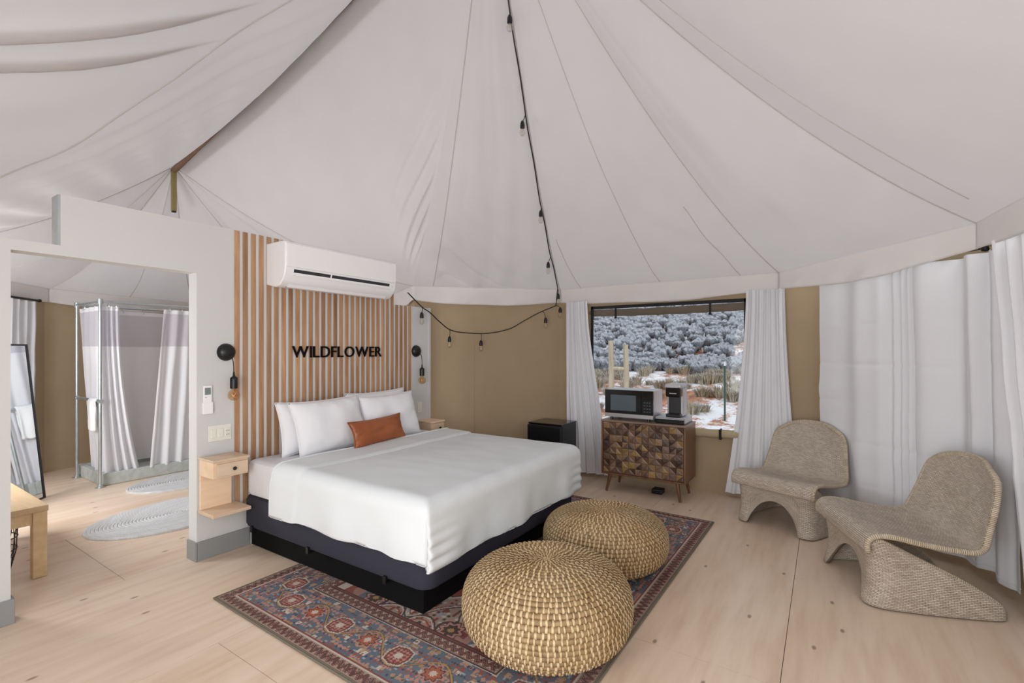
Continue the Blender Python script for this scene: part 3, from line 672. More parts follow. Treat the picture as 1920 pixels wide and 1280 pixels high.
# ------------------------------------------------------------------ persian rug
def make_rug():
    Lx, Ly = 3.06, 2.22; nx, ny = 640, 464
    xs = np.linspace(-Lx/2, Lx/2, nx+1); ysv = np.linspace(-Ly/2, Ly/2, ny+1)
    GX, GY = np.meshgrid((xs[:-1]+xs[1:])/2, (ysv[:-1]+ysv[1:])/2, indexing='ij')
    A, B = np.abs(GX), np.abs(GY)
    e = np.minimum(Lx/2-A, Ly/2-B)
    rng = np.random.RandomState(3)
    def cell(u, v, s, seed):
        i = np.floor(u/s).astype(int); j = np.floor(v/s).astype(int)
        h = (i*73856093 ^ j*19349663 ^ seed*83492791) & 0xffff
        return h/65535., u/s-np.floor(u/s)-.5, v/s-np.floor(v/s)-.5
    col = np.zeros(GX.shape+(3,))
    def c(*q): return np.array(srgb(*q)[:3])
    navy, blue, lblue, red, rust, pink, beige, cream, dark, olive, gold = c(60, 62, 78), c(88, 108, 124), c(150, 165, 176), c(128, 62, 58), c(152, 76, 60), c(182, 134, 122), c(160, 146, 132), c(200, 190, 176), c(70, 56, 54), c(112, 102, 86), c(170, 138, 92)
    def put(mask, q): col[mask] = q
    # long coordinate along the border
    horiz = (Ly/2-B) < (Lx/2-A)
    U = np.where(horiz, GX, GY); E = e
    put(E >= 0, beige)
    # field
    fx, fy = A, B
    r, du, dv_ = cell(GX+.03*np.sin(GY*9), GY, .045, 5)
    fld = E > .50
    put(fld & (r < .22) & (np.hypot(du, dv_) < .38), pink); put(fld & (r > .80) & (np.abs(du)+np.abs(dv_) < .42), red); put(fld & (r > .94), lblue)
    put(fld & (r > .5) & (r < .58) & (np.abs(du) < .16), dark)
    r4, d4, e4 = cell(GX, GY, .019, 37)
    put(fld & (r4 < .12), red); put(fld & (r4 > .91), dark); put(fld & (r4 > .4) & (r4 < .5), pink); put(fld & (r4 > .6) & (r4 < .66), cream)
    # scrolling vines
    v1 = np.abs(np.sin(A*9+1.6*np.sin(B*8)))*.5+np.abs(np.sin(B*10+1.4*np.cos(A*7)))*.5
    put(fld & (np.abs(v1-.5) < .035), dark); put(fld & (np.abs(v1-.58) < .022), cream); put(fld & (np.abs(v1-.72) < .03), rust)
    # medallion with zigzag edges
    zz = .05*np.abs(((np.arctan2(GY*1.35, GX)*22/np.pi) % 2)-1)
    md = np.maximum(A/1.02, B/.70)+.35*(A/1.02+B/.70)
    md = md+zz
    put(fld & (md < 1.02), cream); put(fld & (md < .99), dark); put(fld & (md < .97), rust)
    put(fld & (md < .97) & (r < .16), red); put(fld & (md < .97) & (r > .88), pink)
    put(fld & (md < .74), lblue); put(fld & (md < .71), dark); put(fld & (md < .69), c(150, 70, 52))
    put(fld & (md < .69) & (r > .7), cream); put(fld & (md < .69) & (r < .25), navy)
    put(fld & (md < .42), blue); put(fld & (md < .40) & (r > .6), pink); put(fld & (md < .2), red)
    # corner spandrels
    sp_ = ((Lx/2-.5-A)/.42+(Ly/2-.5-B)/.36)+zz*1.4
    put(fld & (sp_ < 1.03), dark); put(fld & (sp_ < 1.0), pink); put(fld & (sp_ < .94), c(168, 128, 116))
    put(fld & (sp_ < .94) & (r < .3), red); put(fld & (sp_ < .94) & (r > .75), blue); put(fld & (sp_ < .5), rust); put(fld & (sp_ < .5) & (r > .6), cream)
    # large palmettes in the field
    def rosette(cx, cy, R, c1, c2, c3, pet=8, msk=None):
        for sx in (1, -1):
            for sy in (1, -1):
                d = np.hypot(GX-sx*cx, GY-sy*cy); an = np.arctan2(GY-sy*cy, GX-sx*cx)
                w_ = R*(1+.16*np.cos(an*pet)); ok = (d < w_) & (E > .1)
                put(ok, dark); put(ok & (d < w_*.86), c1); put(ok & (d < w_*.62), dark); put(ok & (d < w_*.52), c2); put(ok & (d < w_*.25), c3)
    rosette(.55, .52, .085, red, cream, navy); rosette(.98, .30, .075, pink, dark, gold); rosette(.25, .60, .06, lblue, rust, cream); rosette(.82, .56, .05, gold, red, cream)
    # guard and main borders
    def band(a, b, q): put((E >= a) & (E < b), q)
    band(0, .014, olive)
    band(.014, .082, c(166, 146, 132))
    zq = np.abs(((U/.044) % 1)-.5)*.088-.022
    k1 = (np.floor(U/.018)+np.floor((E-.022)/.015)).astype(int) % 2 == 0
    put((E >= .02) & (E < .078) & (np.abs(E-.049-zq) < .009), dark); put((E >= .02) & (E < .078) & (np.abs(E-.049-zq-.018) < .007), red); put((E >= .02) & (E < .078) & (np.abs(E-.049-zq+.018) < .007), red); k1 = k1 & (np.abs(zq) > .012); put((E >= .02) & (E < .078) & k1 & (rng.rand(*GX.shape) < .5), dark); k2 = (np.floor((U+E)/.03)).astype(int) % 2 == 0
    pass
    band(.082, .090, cream); band(.090, .10, red)
    blu = blue*(1+.18*np.sin(GX*5)[..., None]*np.sin(GY*4+1)[..., None])
    mb_ = (E >= .10) & (E < .395); col[mb_] = blu[mb_]
    r2, d2, e2 = cell(U, E, .030, 11)
    put(mb_ & (r2 < .20) & (np.abs(d2)+np.abs(e2) < .5), pink); put(mb_ & (r2 > .84) & (np.abs(d2) < .25), rust); put(mb_ & (r2 > .40) & (r2 < .50) & (np.hypot(d2, e2) < .4), gold); put(mb_ & (r2 > .6) & (r2 < .66), cream)
    r3, d3, e3 = cell(U+.011, E+.007, .017, 29)
    dd = np.hypot(d3, e3) < .42; put(mb_ & (r3 < .15) & dd, pink); put(mb_ & (r3 > .90) & (np.abs(d3)+np.abs(e3) < .5), navy); put(mb_ & (r3 > .30) & (r3 < .36), c(176, 150, 120)); put(mb_ & (r3 > .55) & (r3 < .63) & (np.abs(d3) < .25), c(140, 86, 74)); put(mb_ & (r3 > .70) & (r3 < .74) & (np.abs(e3) < .25), lblue)
    per = .46; ph = (U/per) % 1-.5; q1 = np.abs(ph)*per; ec = np.abs(E-.2475)
    hexa = np.maximum(q1/.085, ec/.085)+.45*(q1/.085+ec/.085)*.8
    vine = np.abs(E-.2475-.075*np.sin(2*np.pi*U/per+1.57))
    put(mb_ & (vine < .010), dark); put(mb_ & (vine < .006), gold)
    put(mb_ & (hexa < 1.18), cream); put(mb_ & (hexa < 1.05), dark); put(mb_ & (hexa < 1.0), red)
    lat = (np.floor((U+E)/.022)+np.floor((U-E)/.022)).astype(int) % 2 == 0
    put(mb_ & (hexa < .85) & lat, pink); put(mb_ & (hexa < .35), cream)
    q2 = np.abs(((U/per+.5) % 1)-.5)*per; d = np.hypot(q2, ec); an = np.arctan2(ec, q2); w_ = .062*(1+.18*np.cos(an*8))
    put(mb_ & (d < w_), pink); put(mb_ & (d < w_*.8), dark); put(mb_ & (d < w_*.66), c(170, 92, 66)); put(mb_ & (d < w_*.3), cream)
    band(.395, .403, cream); band(.403, .412, dark); band(.412, .475, c(150, 124, 112))
    k3 = np.abs(((U/.05) % 1)-.5)*.05; zg = np.abs((E-.4435)-(k3-.0125)*1.6)
    put((E >= .414) & (E < .473) & (zg < .007), dark); put((E >= .414) & (E < .473) & (np.abs(zg-.018) < .006), red); put((E >= .414) & (E < .473) & (np.abs(zg-.03) < .004), cream)
    band(.475, .484, dark); band(.484, .494, red); band(.494, .50, dark)
    # wear: knots slightly uneven
    col *= (1+.16*(rng.rand(*GX.shape)-.5))[..., None]; col = np.clip(col, 0, 1)
    # mesh
    idx = np.arange((nx+1)*(ny+1)).reshape(nx+1, ny+1)
    PX, PY = np.meshgrid(xs, ysv, indexing='ij')
    PZ = .011+.0008*rng.rand(*PX.shape)
    ed = (PX <= xs[0]+1e-6) | (PX >= xs[-1]-1e-6) | (PY <= ysv[0]+1e-6) | (PY >= ysv[-1]-1e-6); PZ[ed] = .002
    f = np.stack([idx[:-1, :-1], idx[1:, :-1], idx[1:, 1:], idx[:-1, 1:]], -1).reshape(-1, 4)
    me = bpy.data.meshes.new('area_rug'); nv_, nf = PX.size, len(f)
    me.vertices.add(nv_); me.vertices.foreach_set('co', np.stack([PX, PY, PZ], -1).reshape(-1).astype(np.float32))
    me.loops.add(nf*4); me.loops.foreach_set('vertex_index', f.reshape(-1).astype(np.int32))
    me.polygons.add(nf); me.polygons.foreach_set('loop_start', np.arange(0, nf*4, 4, dtype=np.int32)); me.update(calc_edges=True)
    at = me.attributes.new('pattern', 'FLOAT_COLOR', 'CORNER')
    cc = np.ones((nf, 4, 4), np.float32); cc[:, :, :3] = col.reshape(-1, 1, 3); at.data.foreach_set('color', cc.reshape(-1))
    me.materials.append(M['rug'])
    return me
rt = thing('area_rug', 'faded red and blue patterned oriental rug under the bed', 'rug', (2.93, 1.95, 0.001), LN(-1.0), local=True)
ro = bpy.data.objects.new('pile', make_rug()); C.objects.link(ro); ro.parent = rt
bl = [(-1.53, -1.11), (1.53, -1.11), (1.53, 1.11), (-1.53, 1.11)]
pts = []
for i in range(4):
    a, b = bl[i], bl[(i+1) % 4]; pts += [(lerp(a[0], b[0], k/12), lerp(a[1], b[1], k/12), .0065) for k in range(12)]
MB().tube(pts, .006, 6, closed=True).build('binding', plain('rug_binding', srgb(112, 104, 90), .9), rt, smooth=True)

# ------------------------------------------------------------------ woven poufs
def pouf(c, R, H, label, seed):
    t = thing('woven_pouf', label, 'pouf', c, random.Random(seed).random()*6, 'coiled seagrass poufs', local=True)
    # profile: flattened round, from the top centre to the base
    prof = []
    for i in range(200):
        a = PI/2-PI*i/199; ca, sa = math.cos(a), math.sin(a)
        r = R*abs(ca)**.62; z = H*(.50+.50*(abs(sa)**.80)*(1 if sa >= 0 else -1))
        prof.append((r, z))
    L = [0]
    for i in range(1, 200): L.append(L[-1]+math.hypot(prof[i][0]-prof[i-1][0], prof[i][1]-prof[i-1][1]))
    sp_ = .0245; nring = int(L[-1]*.84/sp_); rg = random.Random(seed)
    st = MB()
    def at(l):
        for i in range(1, 200):
            if L[i] >= l:
                k = (l-L[i-1])/max(1e-6, L[i]-L[i-1]); r = lerp(prof[i-1][0], prof[i][0], k); z = lerp(prof[i-1][1], prof[i][1], k)
                dr, dz = prof[i][0]-prof[i-1][0], prof[i][1]-prof[i-1][1]; n = math.hypot(dr, dz) or 1
                return r, z, dr/n, dz/n
    for q in range(nring):
        r, z, tr, tz = at(sp_*(q+.45)); nr_, nz_ = -tz, tr
        if nr_*0+nz_*1 < 0 and z > H*.6: nr_, nz_ = -nr_, -nz_
        if z <= H*.6 and nr_ < 0: nr_, nz_ = -nr_, -nz_
        seg = max(20, int(2*PI*r/.022)); mb = MB(); m_ = 7
        ring = []
        for i in range(seg):
            a = 2*PI*i/seg; wb = .0018*nz(q*3.1, a*6, seed)
            for j in range(m_):
                b = 2*PI*j/m_; ww = .0132*(1+.12*nz(q, a*20, j)); o1 = ww*math.cos(b); o2 = (.0105+.001*nz(q, a*9))*math.sin(b)
                rr = r+tr*o1+nr_*(o2+wb); zz = z+tz*o1+nz_*(o2+wb)
                ring.append((rr*math.cos(a), rr*math.sin(a), zz))
        fs = [(i*m_+j, i*m_+(j+1) % m_, ((i+1) % seg)*m_+(j+1) % m_, ((i+1) % seg)*m_+j) for i in range(seg) for j in range(m_)]
        mb.add(ring, fs).build('coil', 'coil', t, smooth=True)
        # stitches wrapping over the coil
        ns = max(10, int(round(2*PI*r/.0285))) if r > .14 else 26 if r > .06 else 12
        ph = q*.5*0+rg.random()*.4
        for i in range(ns):
            a = 2*PI*(i+ph+rg.uniform(-.16, .16))/ns; wdt = rg.uniform(.0070, .0115)/max(r, .02)*(1 if r > .1 else .6); sk = rg.uniform(-.12, .3)*.012/max(r, .02)
            vs = []
            for kk in range(6):
                b = PI*(-.06+1.12*kk/5); o1 = -.0142*math.cos(b); o2 = .0118*math.sin(b)+.0016
                rr = r+tr*o1+nr_*o2; zz = z+tz*o1+nz_*o2
                for sd in (-1, 1):
                    aa = a+sd*wdt/2+sk*(kk/5-.5)
                    vs.append((rr*math.cos(aa), rr*math.sin(aa), zz))
                vs.insert(len(vs)-1, ((rr+nr_*.0018)*math.cos(a+sk*(kk/5-.5)), (rr+nr_*.0018)*math.sin(a+sk*(kk/5-.5)), zz+nz_*.0018))
            fs = []
            for kk in range(5):
                o = kk*3; fs += [(o, o+1, o+4, o+3), (o+1, o+2, o+5, o+4)]
            st.add(vs, fs)
    so = st.build('stitches', 'stitch', t, smooth=True); so['kind'] = 'stuff'
    MB().lathe([(0, 0.002), (R*.6, .002), (R*.80, H*.10), (R*.945, H*.3), (R*.965, H*.5), (R*.90, H*.75), (R*.70, H*.90), (R*.3, H*.955), (0, H*.96)], (0, 0, 0), 40).build('core', 'coil', t, smooth=True)
    return t
pouf((2.17, 1.21, .012), .425, .40, 'round coiled straw pouf nearest the camera at the foot of the bed', 3)
pouf((3.17, 1.30, .012), .42, .365, 'round coiled straw pouf further back, towards the mosaic cabinet', 8)

# ------------------------------------------------------------------ wicker lounge chairs
def wicker_chair(loc, rz, wf, label):
    t = thing('wicker_chair', label, 'chair', loc, rz, 'wicker lounge chairs', local=True)
    prof = spline([(0, -.375, .845), (0, -.355, .76), (0, -.315, .60), (0, -.265, .455), (0, -.215, .385), (0, -.12, .362), (0, .06, .378), (0, .20, .405), (0, .285, .418), (0, .335, .408), (0, .357, .375), (0, .352, .33)], 8)
    Ls = [0]
    for i in range(1, len(prof)): Ls.append(Ls[-1]+(prof[i]-prof[i-1]).length)
    T = Ls[-1]
    def pf(k):
        l = k*T
        for i in range(1, len(prof)):
            if Ls[i] >= l-1e-9:
                q = (l-Ls[i-1])/(Ls[i]-Ls[i-1]); return prof[i-1].lerp(prof[i], q)
        return prof[-1]
    def half(k):     # half width along the profile
        l = k*T
        ks_ = ((0, .195), (.03, .245), (.08, .285), (.16, .310), (.30, .330), (.44, .352), (.55, .358), (.75, .345), (2, .335))
        for (l0, b0_), (l1, b1_) in zip(ks_, ks_[1:]):
            if l <= l1: b = lerp(b0_, b1_, (l-l0)/(l1-l0)); break
        return b*wf
    def sh(s, k):
        u = 2*s-1; p_ = pf(k); l = k*T; x = u*half(k)
        y, z = p_.y, p_.z
        bk = sstep(.62, .36, l)
        y += bk*.045*u*u; z += (1-bk)*.018*u*u*sstep(T, T-.25, l)
        # round the top corners
        z -= .035*sstep(.16, 0, l)*abs(u)**2.5
        z += .0
        return V(x, y, z)
    mb = MB().grid(sh, 40, 90, lambda s, k: (s*.70*wf, k*T)); mb.build('seat_shell', 'wicker', t, smooth=True, solid=.026)
    # rim binding round the shell
    ed = [sh(0, k/60) for k in range(61)]; top = [sh(i/24, 0) for i in range(25)]; ed2 = [sh(1, k/60) for k in range(61)]
    path = ed[::-1]+top[1:-1]+ed2
    mbr = MB(); mbr.tube(path, .017, 8)
    acc = 0; n = 8
    for i, q in enumerate(path):
        if i: acc += (path[i]-path[i-1]).length
        for j in range(n): mbr.uv[i*n+j] = (j*.01, acc)
    mbr.build('rim', 'wicker_rim', t, smooth=True)
    # base: front panel with an arched opening that wraps into two wings sloping to the rear
    hw = .325*wf
    pl = spline([(hw-.05, -.345, 0), (hw-.005, -.29, 0), (hw+.012, -.05, 0), (hw+.008, .18, 0), (hw-.01, .295, 0), (hw-.06, .335, 0), (hw-.16, .325, 0), (0, .31, 0),
                 (-hw+.16, .325, 0), (-hw+.06, .335, 0), (-hw+.01, .295, 0), (-hw-.008, .18, 0), (-hw-.012, -.05, 0), (-hw+.005, -.29, 0), (-hw+.05, -.345, 0)], 8)
    Lp = [0]
    for i in range(1, len(pl)): Lp.append(Lp[-1]+(pl[i]-pl[i-1]).length)
    def pp(k):
        l = k*Lp[-1]
        for i in range(1, len(pl)):
            if Lp[i] >= l-1e-9: return pl[i-1].lerp(pl[i], (l-Lp[i-1])/(Lp[i]-Lp[i-1]))
        return pl[-1]
    def zt(q):
        if q.y < .26: return .012+.374*max(0., (q.y+.345)/.605)**.92+.035*sstep(-.345, -.29, q.y)*sstep(.2, -.2, q.y)
        return .386
    def skirt(k, v):
        q = pp(k); top_ = zt(q); zb = .0
        ax = abs(q.x)/(hw-.10)
        if q.y > .27 and ax < 1: zb = .225*(1-ax**2.2)**.75
        z = lerp(zb, top_, v); h = z/.386
        # wings lean out at the floor and tuck under the seat lip at the top
        front = sstep(.05, .30, q.y)
        y = q.y+front*(-.035*math.sin(PI*min(1, h))+.012*h)
        x = q.x*(1-.16*h*(1-front)*sstep(0, .6, h)-.015*front*math.sin(PI*h))+0
        return V(x, y, z+.004)
    mb = MB().grid(skirt, 120, 24, lambda k, v: (k*Lp[-1], v*zt(pp(k)))); mb.build('base', 'wicker', t, smooth=True, solid=.024)
    for k0, k1 in ((0, .40), (1, .60)):
        path = [skirt(lerp(k0, k1*0+(.325 if k0 == 0 else .675), i/40), 1) for i in range(41)]
        mbr = MB().tube(path, .0125, 8); acc = 0
        for i in range(41):
            if i: acc += (path[i]-path[i-1]).length
            for j in range(8): mbr.uv[i*8+j] = (j*.01, acc)
        mbr.build('wing_rim', 'wicker_rim', t, smooth=True)
    return t
def chair_at(front, ang, wf, label):
    f = V(-math.sin(ang), math.cos(ang), 0); c_ = V(front[0], front[1], 0)-f*.325
    return wicker_chair((c_.x, c_.y, .004), ang, wf, label)
chair_at((4.54, .37), LN(67), .96, 'low wicker lounge chair beside the window curtain, facing the bed')
chair_at((3.80, -.11), LN(20), 1.06, 'low wicker lounge chair nearest the camera, seen from its side')

# ------------------------------------------------------------------ mosaic cabinet
cab = thing('mosaic_cabinet', 'brown cabinet with geometric wood mosaic doors on splayed legs under the window', 'cabinet', (5.04, 1.58, 0))
cx0, cx1, cy0, cy1, cz0, cz1 = 4.835, 5.25, 1.14, 2.02, .185, .765
box('top', 'walnut_pale', cab, cx0-.004, cx1, cy0-.004, cy1+.004, cz1-.018, cz1, .003); box('base_board', 'walnut', cab, cx0, cx1, cy0, cy1, cz0, cz0+.018, .003)
for y in (cy0, cy1-.018): box('side_panel', 'walnut', cab, cx0, cx1, y, y+.018, cz0+.018, cz1-.018, .002)
box('back_board', 'walnut', cab, cx1-.012, cx1-.002, cy0+.018, cy1-.018, cz0+.018, cz1-.018, 0)
for x, y, dx, dy in ((4.875, 1.93, -.03, .035), (4.875, 1.23, -.03, -.035), (5.20, 1.93, .02, .035), (5.20, 1.23, .02, -.035)):
    MB().tube([(x, y, cz0), (x+dx, y+dy, .006)], [.021, .012], 12).build('leg', 'walnut', cab, smooth='auto')
ncol, nrow = 12, 8; tw = (cy1-cy0-.044)/ncol; tz = (cz1-cz0-.044)/nrow
tri_cache = {}
def tile_mesh(kind, mi):
    k = (kind, mi)
    if k in tri_cache: return tri_cache[k]
    a, b = tw/2-.0012, tz/2-.0012
    cs = [(-a, -b), (a, -b), (a, b), (-a, b)]
    if kind < 4: ids = [(0, 1, 2), (1, 2, 3), (2, 3, 0), (3, 0, 1)][kind]; pts = [cs[i] for i in ids]
    else: pts = cs
    n = len(pts); mx_ = sum(q[0] for q in pts)/n; my_ = sum(q[1] for q in pts)/n
    hts = [.004, .013, .006, .009][:n] if kind < 4 else [.005, .011, .008, .004]
    me = bpy.data.meshes.new('tile')
    vs = [(0, y, z) for y, z in pts]+[(-h, y, z) for (y, z), h in zip(pts, hts)]+[(-.011, mx_, my_)]
    fs = [tuple(range(n))]+[(i, n+i, n+(i+1) % n, (i+1) % n) for i in range(n)]+[(n+i, 2*n, n+(i+1) % n) for i in range(n)]
    me.from_pydata(vs, [], fs); me.materials.append(M['tile%d' % mi]); fix_normals(me); tri_cache[k] = me; return me
rg = random.Random(12); doors = []
for dn in range(2):
    ya, yb = (cy0+.020, (cy0+cy1)/2-.0015) if dn == 0 else ((cy0+cy1)/2+.0015, cy1-.020)
    doors.append(MB().box(cx0+.012, cx0+.028, ya, yb, cz0+.020, cz1-.020).build('door', 'walnut', cab))
for i in range(ncol):
    for j in range(nrow):
        y = cy0+.022+tw*(i+.5); z = cz0+.022+tz*(j+.5); par = doors[0 if i < ncol//2 else 1]
        kinds = [4] if rg.random() < .12 else ([0, 2] if (i+j) % 2 ^ (rg.random() < .18) else [1, 3])
        for kd in kinds:
            o = bpy.data.objects.new('tile', tile_mesh(kd, rg.choice([0, 0, 1, 1, 2, 3, 4, 4, 5, 6]))); C.objects.link(o); o.parent = par
            o.location = Vector((cx0+.012, y, z))-wl(par)
pa = MB().box(5.0, 5.12, 1.42, 1.53, 0.002, .05).build('power_adapter', 'black', None, bevel=.008); tag(pa, 'small black power block on the floor under the mosaic cabinet', 'adapter')

# microwave
mw = thing('microwave', 'black and stainless microwave oven on the mosaic cabinet', 'microwave', (5.04, 1.74, cz1))
mx0, mx1, my0, my1, mz0, mz1 = 4.885, 5.215, 1.475, 2.0, .792, 1.088
box('case', 'stainless', mw, mx0+.02, mx1, my0, my1, mz0, mz1, .006)
dr = box('door', 'gloss_black', mw, mx0, mx0+.02, my0+.125, my1-.001, mz0+.045, mz1-.002, .003)
box('door_window', 'mwglass', dr, mx0-.0015, mx0+.002, my0+.18, my1-.065, mz0+.075, mz1-.055, .001)
cp = box('control_panel', 'gloss_black', mw, mx0, mx0+.02, my0+.001, my0+.1235, mz0+.045, mz1-.002, .003)
for r in range(4):
    for q in range(3): MB().box(mx0-.001, mx0+.001, my0+.025+q*.028, my0+.043+q*.028, mz0+.07+r*.032, mz0+.082+r*.032).build('button', 'button', cp)
strip = box('lower_trim', 'stainless', mw, mx0-.002, mx0+.02, my0+.001, my1-.001, mz0+.002, mz0+.043, .003)
box('badge', 'grey_mark', strip, mx0-.003, mx0-.001, 1.72, 1.79, mz0+.018, mz0+.026, 0)
for x in (mx0+.05, mx1-.04):
    for y in (my0+.06, my1-.06): MB().lathe([(.016, cz1), (.013, mz0+.002)], (x, y, 0), 14).build('foot', 'black', mw)
# coffee maker on a pod drawer
pd = thing('pod_drawer', 'flat black and silver coffee pod drawer under the coffee maker', 'drawer', (5.04, 1.32, cz1))
box('case', 'silver', pd, 4.90, 5.23, 1.165, 1.455, cz1+.002, .83, .006); d_ = box('drawer_front', 'gloss_black', pd, 4.886, 4.902, 1.167, 1.453, cz1+.004, .822, .003)
box('handle_lip', 'silver', d_, 4.882, 4.89, 1.17, 1.45, .812, .820, .001)
cm = thing('coffee_maker', 'slim black and silver single cup coffee maker beside the microwave', 'coffee maker', (5.04, 1.29, .831))
box('column', 'silver', cm, 5.00, 5.17, 1.205, 1.365, .832, 1.125, .012); box('brew_head', 'gloss_black', cm, 4.915, 5.02, 1.21, 1.36, 1.035, 1.128, .012)
lid = box('lid', 'silver', cm, 4.91, 5.172, 1.203, 1.367, 1.126, 1.165, .012); box('handle', 'silver', lid, 4.902, 4.914, 1.23, 1.34, 1.13, 1.148, .003)
box('cup_bay', 'black', cm, 4.985, 5.003, 1.225, 1.345, .862, 1.036, .003); box('drip_tray', 'black', cm, 4.91, 5.02, 1.215, 1.355, .832, .862, .008)
box('badge', 'grey_mark', cm, 4.9135, 4.9155, 1.25, 1.32, 1.068, 1.078, 0)
# mini fridge
fr = thing('mini_fridge', 'small black refrigerator in the corner beyond the bed', 'fridge', (4.96, 2.70, 0))
box('cabinet', 'fridge', fr, 4.795, 5.16, 2.475, 2.905, .02, .655, .006); box('top_cover', 'gloss_black', fr, 4.775, 5.165, 2.472, 2.908, .655, .672, .005)
d_ = box('door', 'fridge', fr, 4.748, 4.79, 2.475, 2.905, .03, .652, .008); box('door_grip', 'black', d_, 4.744, 4.75, 2.48, 2.90, .625, .64, .002)
for x in (4.82, 5.12):
    for y in (2.51, 2.87): MB().lathe([(.016, .001), (.016, .02)], (x, y, 0), 12).build('foot', 'black', fr)

# ------------------------------------------------------------------ window with rolled canvas flaps
wn = sroot('window_1', (5.38, 1.525, .65))
wy0, wy1, wz0, wz1, wx = .67, 2.38, .65, 2.04, 5.385
for y in (wy0, wy1-.02): MB().box(wx-.006, wx+.012, y-.004, y+.024, wz0, wz1).build('edge_binding', 'strap', wn)
MB().box(wx-.006, wx+.012, wy0, wy1, wz1-.035, wz1).build('edge_binding', 'strap', wn)
MB().box(wx+.002, wx+.006, wy0+.018, wy1-.018, wz0, wz1-.02).build('pane', 'vinyl', wn)
def roll(y0, y1, x, z, r, name, mat, droop):
    pts = [(x+.004*nz(i, 1), lerp(y0, y1, i/24), z-droop*math.sin(PI*i/24)+.006*nz(i*.7, 4)) for i in range(25)]
    return MB().tube(pts, [r*(1+.10*nz(i*.5, 7)) for i in range(25)], 12).build(name, mat, wn, smooth='auto')
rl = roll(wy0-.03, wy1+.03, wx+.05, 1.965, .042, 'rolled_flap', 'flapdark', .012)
for y in (1.02, 2.07): MB().box(wx-.004, wx+.005, y-.010, y+.010, 1.895, 2.03).build('strap', 'strap', wn); MB().box(wx-.010, wx+.004, y-.014, y+.014, 1.885, 1.905).build('buckle', 'strap', wn)
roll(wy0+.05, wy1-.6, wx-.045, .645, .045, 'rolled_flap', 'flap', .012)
MB().tube([(wx-.045+.052*math.cos(a), .905, .637+.055*math.sin(a)) for a in [i*PI/8 for i in range(17)]], .006, 6).build('strap', 'strap', wn)
MB().box(wx-.10, wx-.088, .893, .917, .585, .69).build('strap', 'strap', wn)

# ------------------------------------------------------------------ curtains
def curtain(name, label, top, bot, zt_, zb, folds, amp, mat='curtain', seed=1, bulge=0., nu=160, nv=40, grp='pale tent curtains', prof=None, hemw=0., creases=()):
    """top / bot: lists of (x, y) the heading and the hem follow; folds: list of fold centres 0..1 or a count"""
    tl = [V(*q, 0) for q in top]; bl_ = [V(*q, 0) for q in bot]
    def along(L, s):
        n = len(L)-1; i = min(int(s*n), n-1); return L[i].lerp(L[i+1], s*n-i)
    c0 = along(tl, .5); t = thing(name, label, 'curtain', (c0.x, c0.y, zb), 0, grp)
    d = (tl[-1]-tl[0]).normalized(); n = V(-d.y, d.x, 0)
    def fn(s, v):
        k = v if prof is None else prof(v)
        q = along(tl, s).lerp(along(bl_, s), k)
        if isinstance(folds, (int, float)):
            ph = s*folds*2*PI+.9*nz(s*3, seed)*2+.5*v*nz(s*5, seed+3)
            a = amp*(.75+.5*nz(s*6, seed, 2))*math.sin(ph)+.25*amp*math.sin(2.1*ph+1)
        else:
            a = 0
            for fc, fw, fa in folds:
                x = (s-fc-.02*(v-.5)*nz(fc*9, seed))/fw; a += amp*fa*math.exp(-x*x)
        a *= (1-.25*v)
        for v0 in creases: a += .007*math.exp(-((v-v0-.01*nz(s*2, v0*9))/.007)**2)*(.4+nz(s*5, v0*7, seed))
        a += .010*nz(s*4+seed, v*5, 8)+.006*nz(s*3, v*16, seed)*sstep(.1, .5, v)
        z = lerp(zt_, zb, v)+hemw*nz(s*6, seed)*v
        return q+n*(a+bulge*math.sin(PI*v))+V(0, 0, z)
    MB().grid(fn, nu, nv).build('panel', mat, t, smooth=True)
    hp = [Vector(fn(i/nu, .985)) for i in range(nu+1)]
    MB().tube(hp, .0035, 5).build('hem', mat, t, smooth=True)
    return t, fn
curtain('window_curtain', 'pale grey curtain gathered left of the window, next to the black fridge', [(5.27, 2.665), (5.28, 2.385)], [(5.20, 2.62), (5.27, 2.12)], 2.10, .05, 5, .032, seed=2, prof=lambda v: sstep(0, 1, v)*.8+.2*v, bulge=0)
curtain('window_curtain', 'pale grey curtain gathered right of the window, behind the far wicker chair', [(5.30, .665), (5.31, .325)], [(5.30, .86), (5.31, .20)], 2.11, .05, 5.5, .028, seed=5, prof=lambda v: v**1.6)
# curtain across the right wall: broad flat areas with a few sharp folds
curtain('wall_curtain', 'wide pale curtain hanging flat across the wall between the two wicker chairs', [(5.215, .045), (4.76, -.39), (4.32, -.81), (3.99, -.93)], [(5.235, .035), (4.78, -.41), (4.36, -.86), (3.98, -.96)], 2.135, .07,
        [(.13, .05, .30), (.21, .04, -.4), (.335, .020, 1.0), (.375, .014, .9), (.405, .012, 1.0), (.44, .015, .8), (.50, .04, -.6), (.60, .034, 1.1), (.68, .04, -.8), (.77, .03, .8), (.86, .03, -.4), (.94, .03, .5)], .062, seed=7, nu=240, nv=130, hemw=.02, creases=(.20, .36, .52, .68, .84))
curtain('wall_curtain', 'pale curtain hanging at the right edge of the picture beyond the near wicker chair', [(3.98, -.83), (3.55, -.98), (3.0, -1.08)], [(3.86, -.95), (3.45, -1.04), (3.0, -1.09)], 2.15, .04, 9, .035, seed=11)
rod = thing('curtain_rod', 'dark curtain rod under the valance at the right wall', 'curtain rod', (4.4, -.6, 2.12))
MB().tube([(5.22, .06, 2.175), (4.27, -.87, 2.175)], .012, 10).build('pole', 'black', rod, smooth='auto'); MB().tube([(4.27, -.87, 2.175), (2.9, -1.10, 2.175)], .012, 10).build('pole', 'black', rod, smooth='auto')
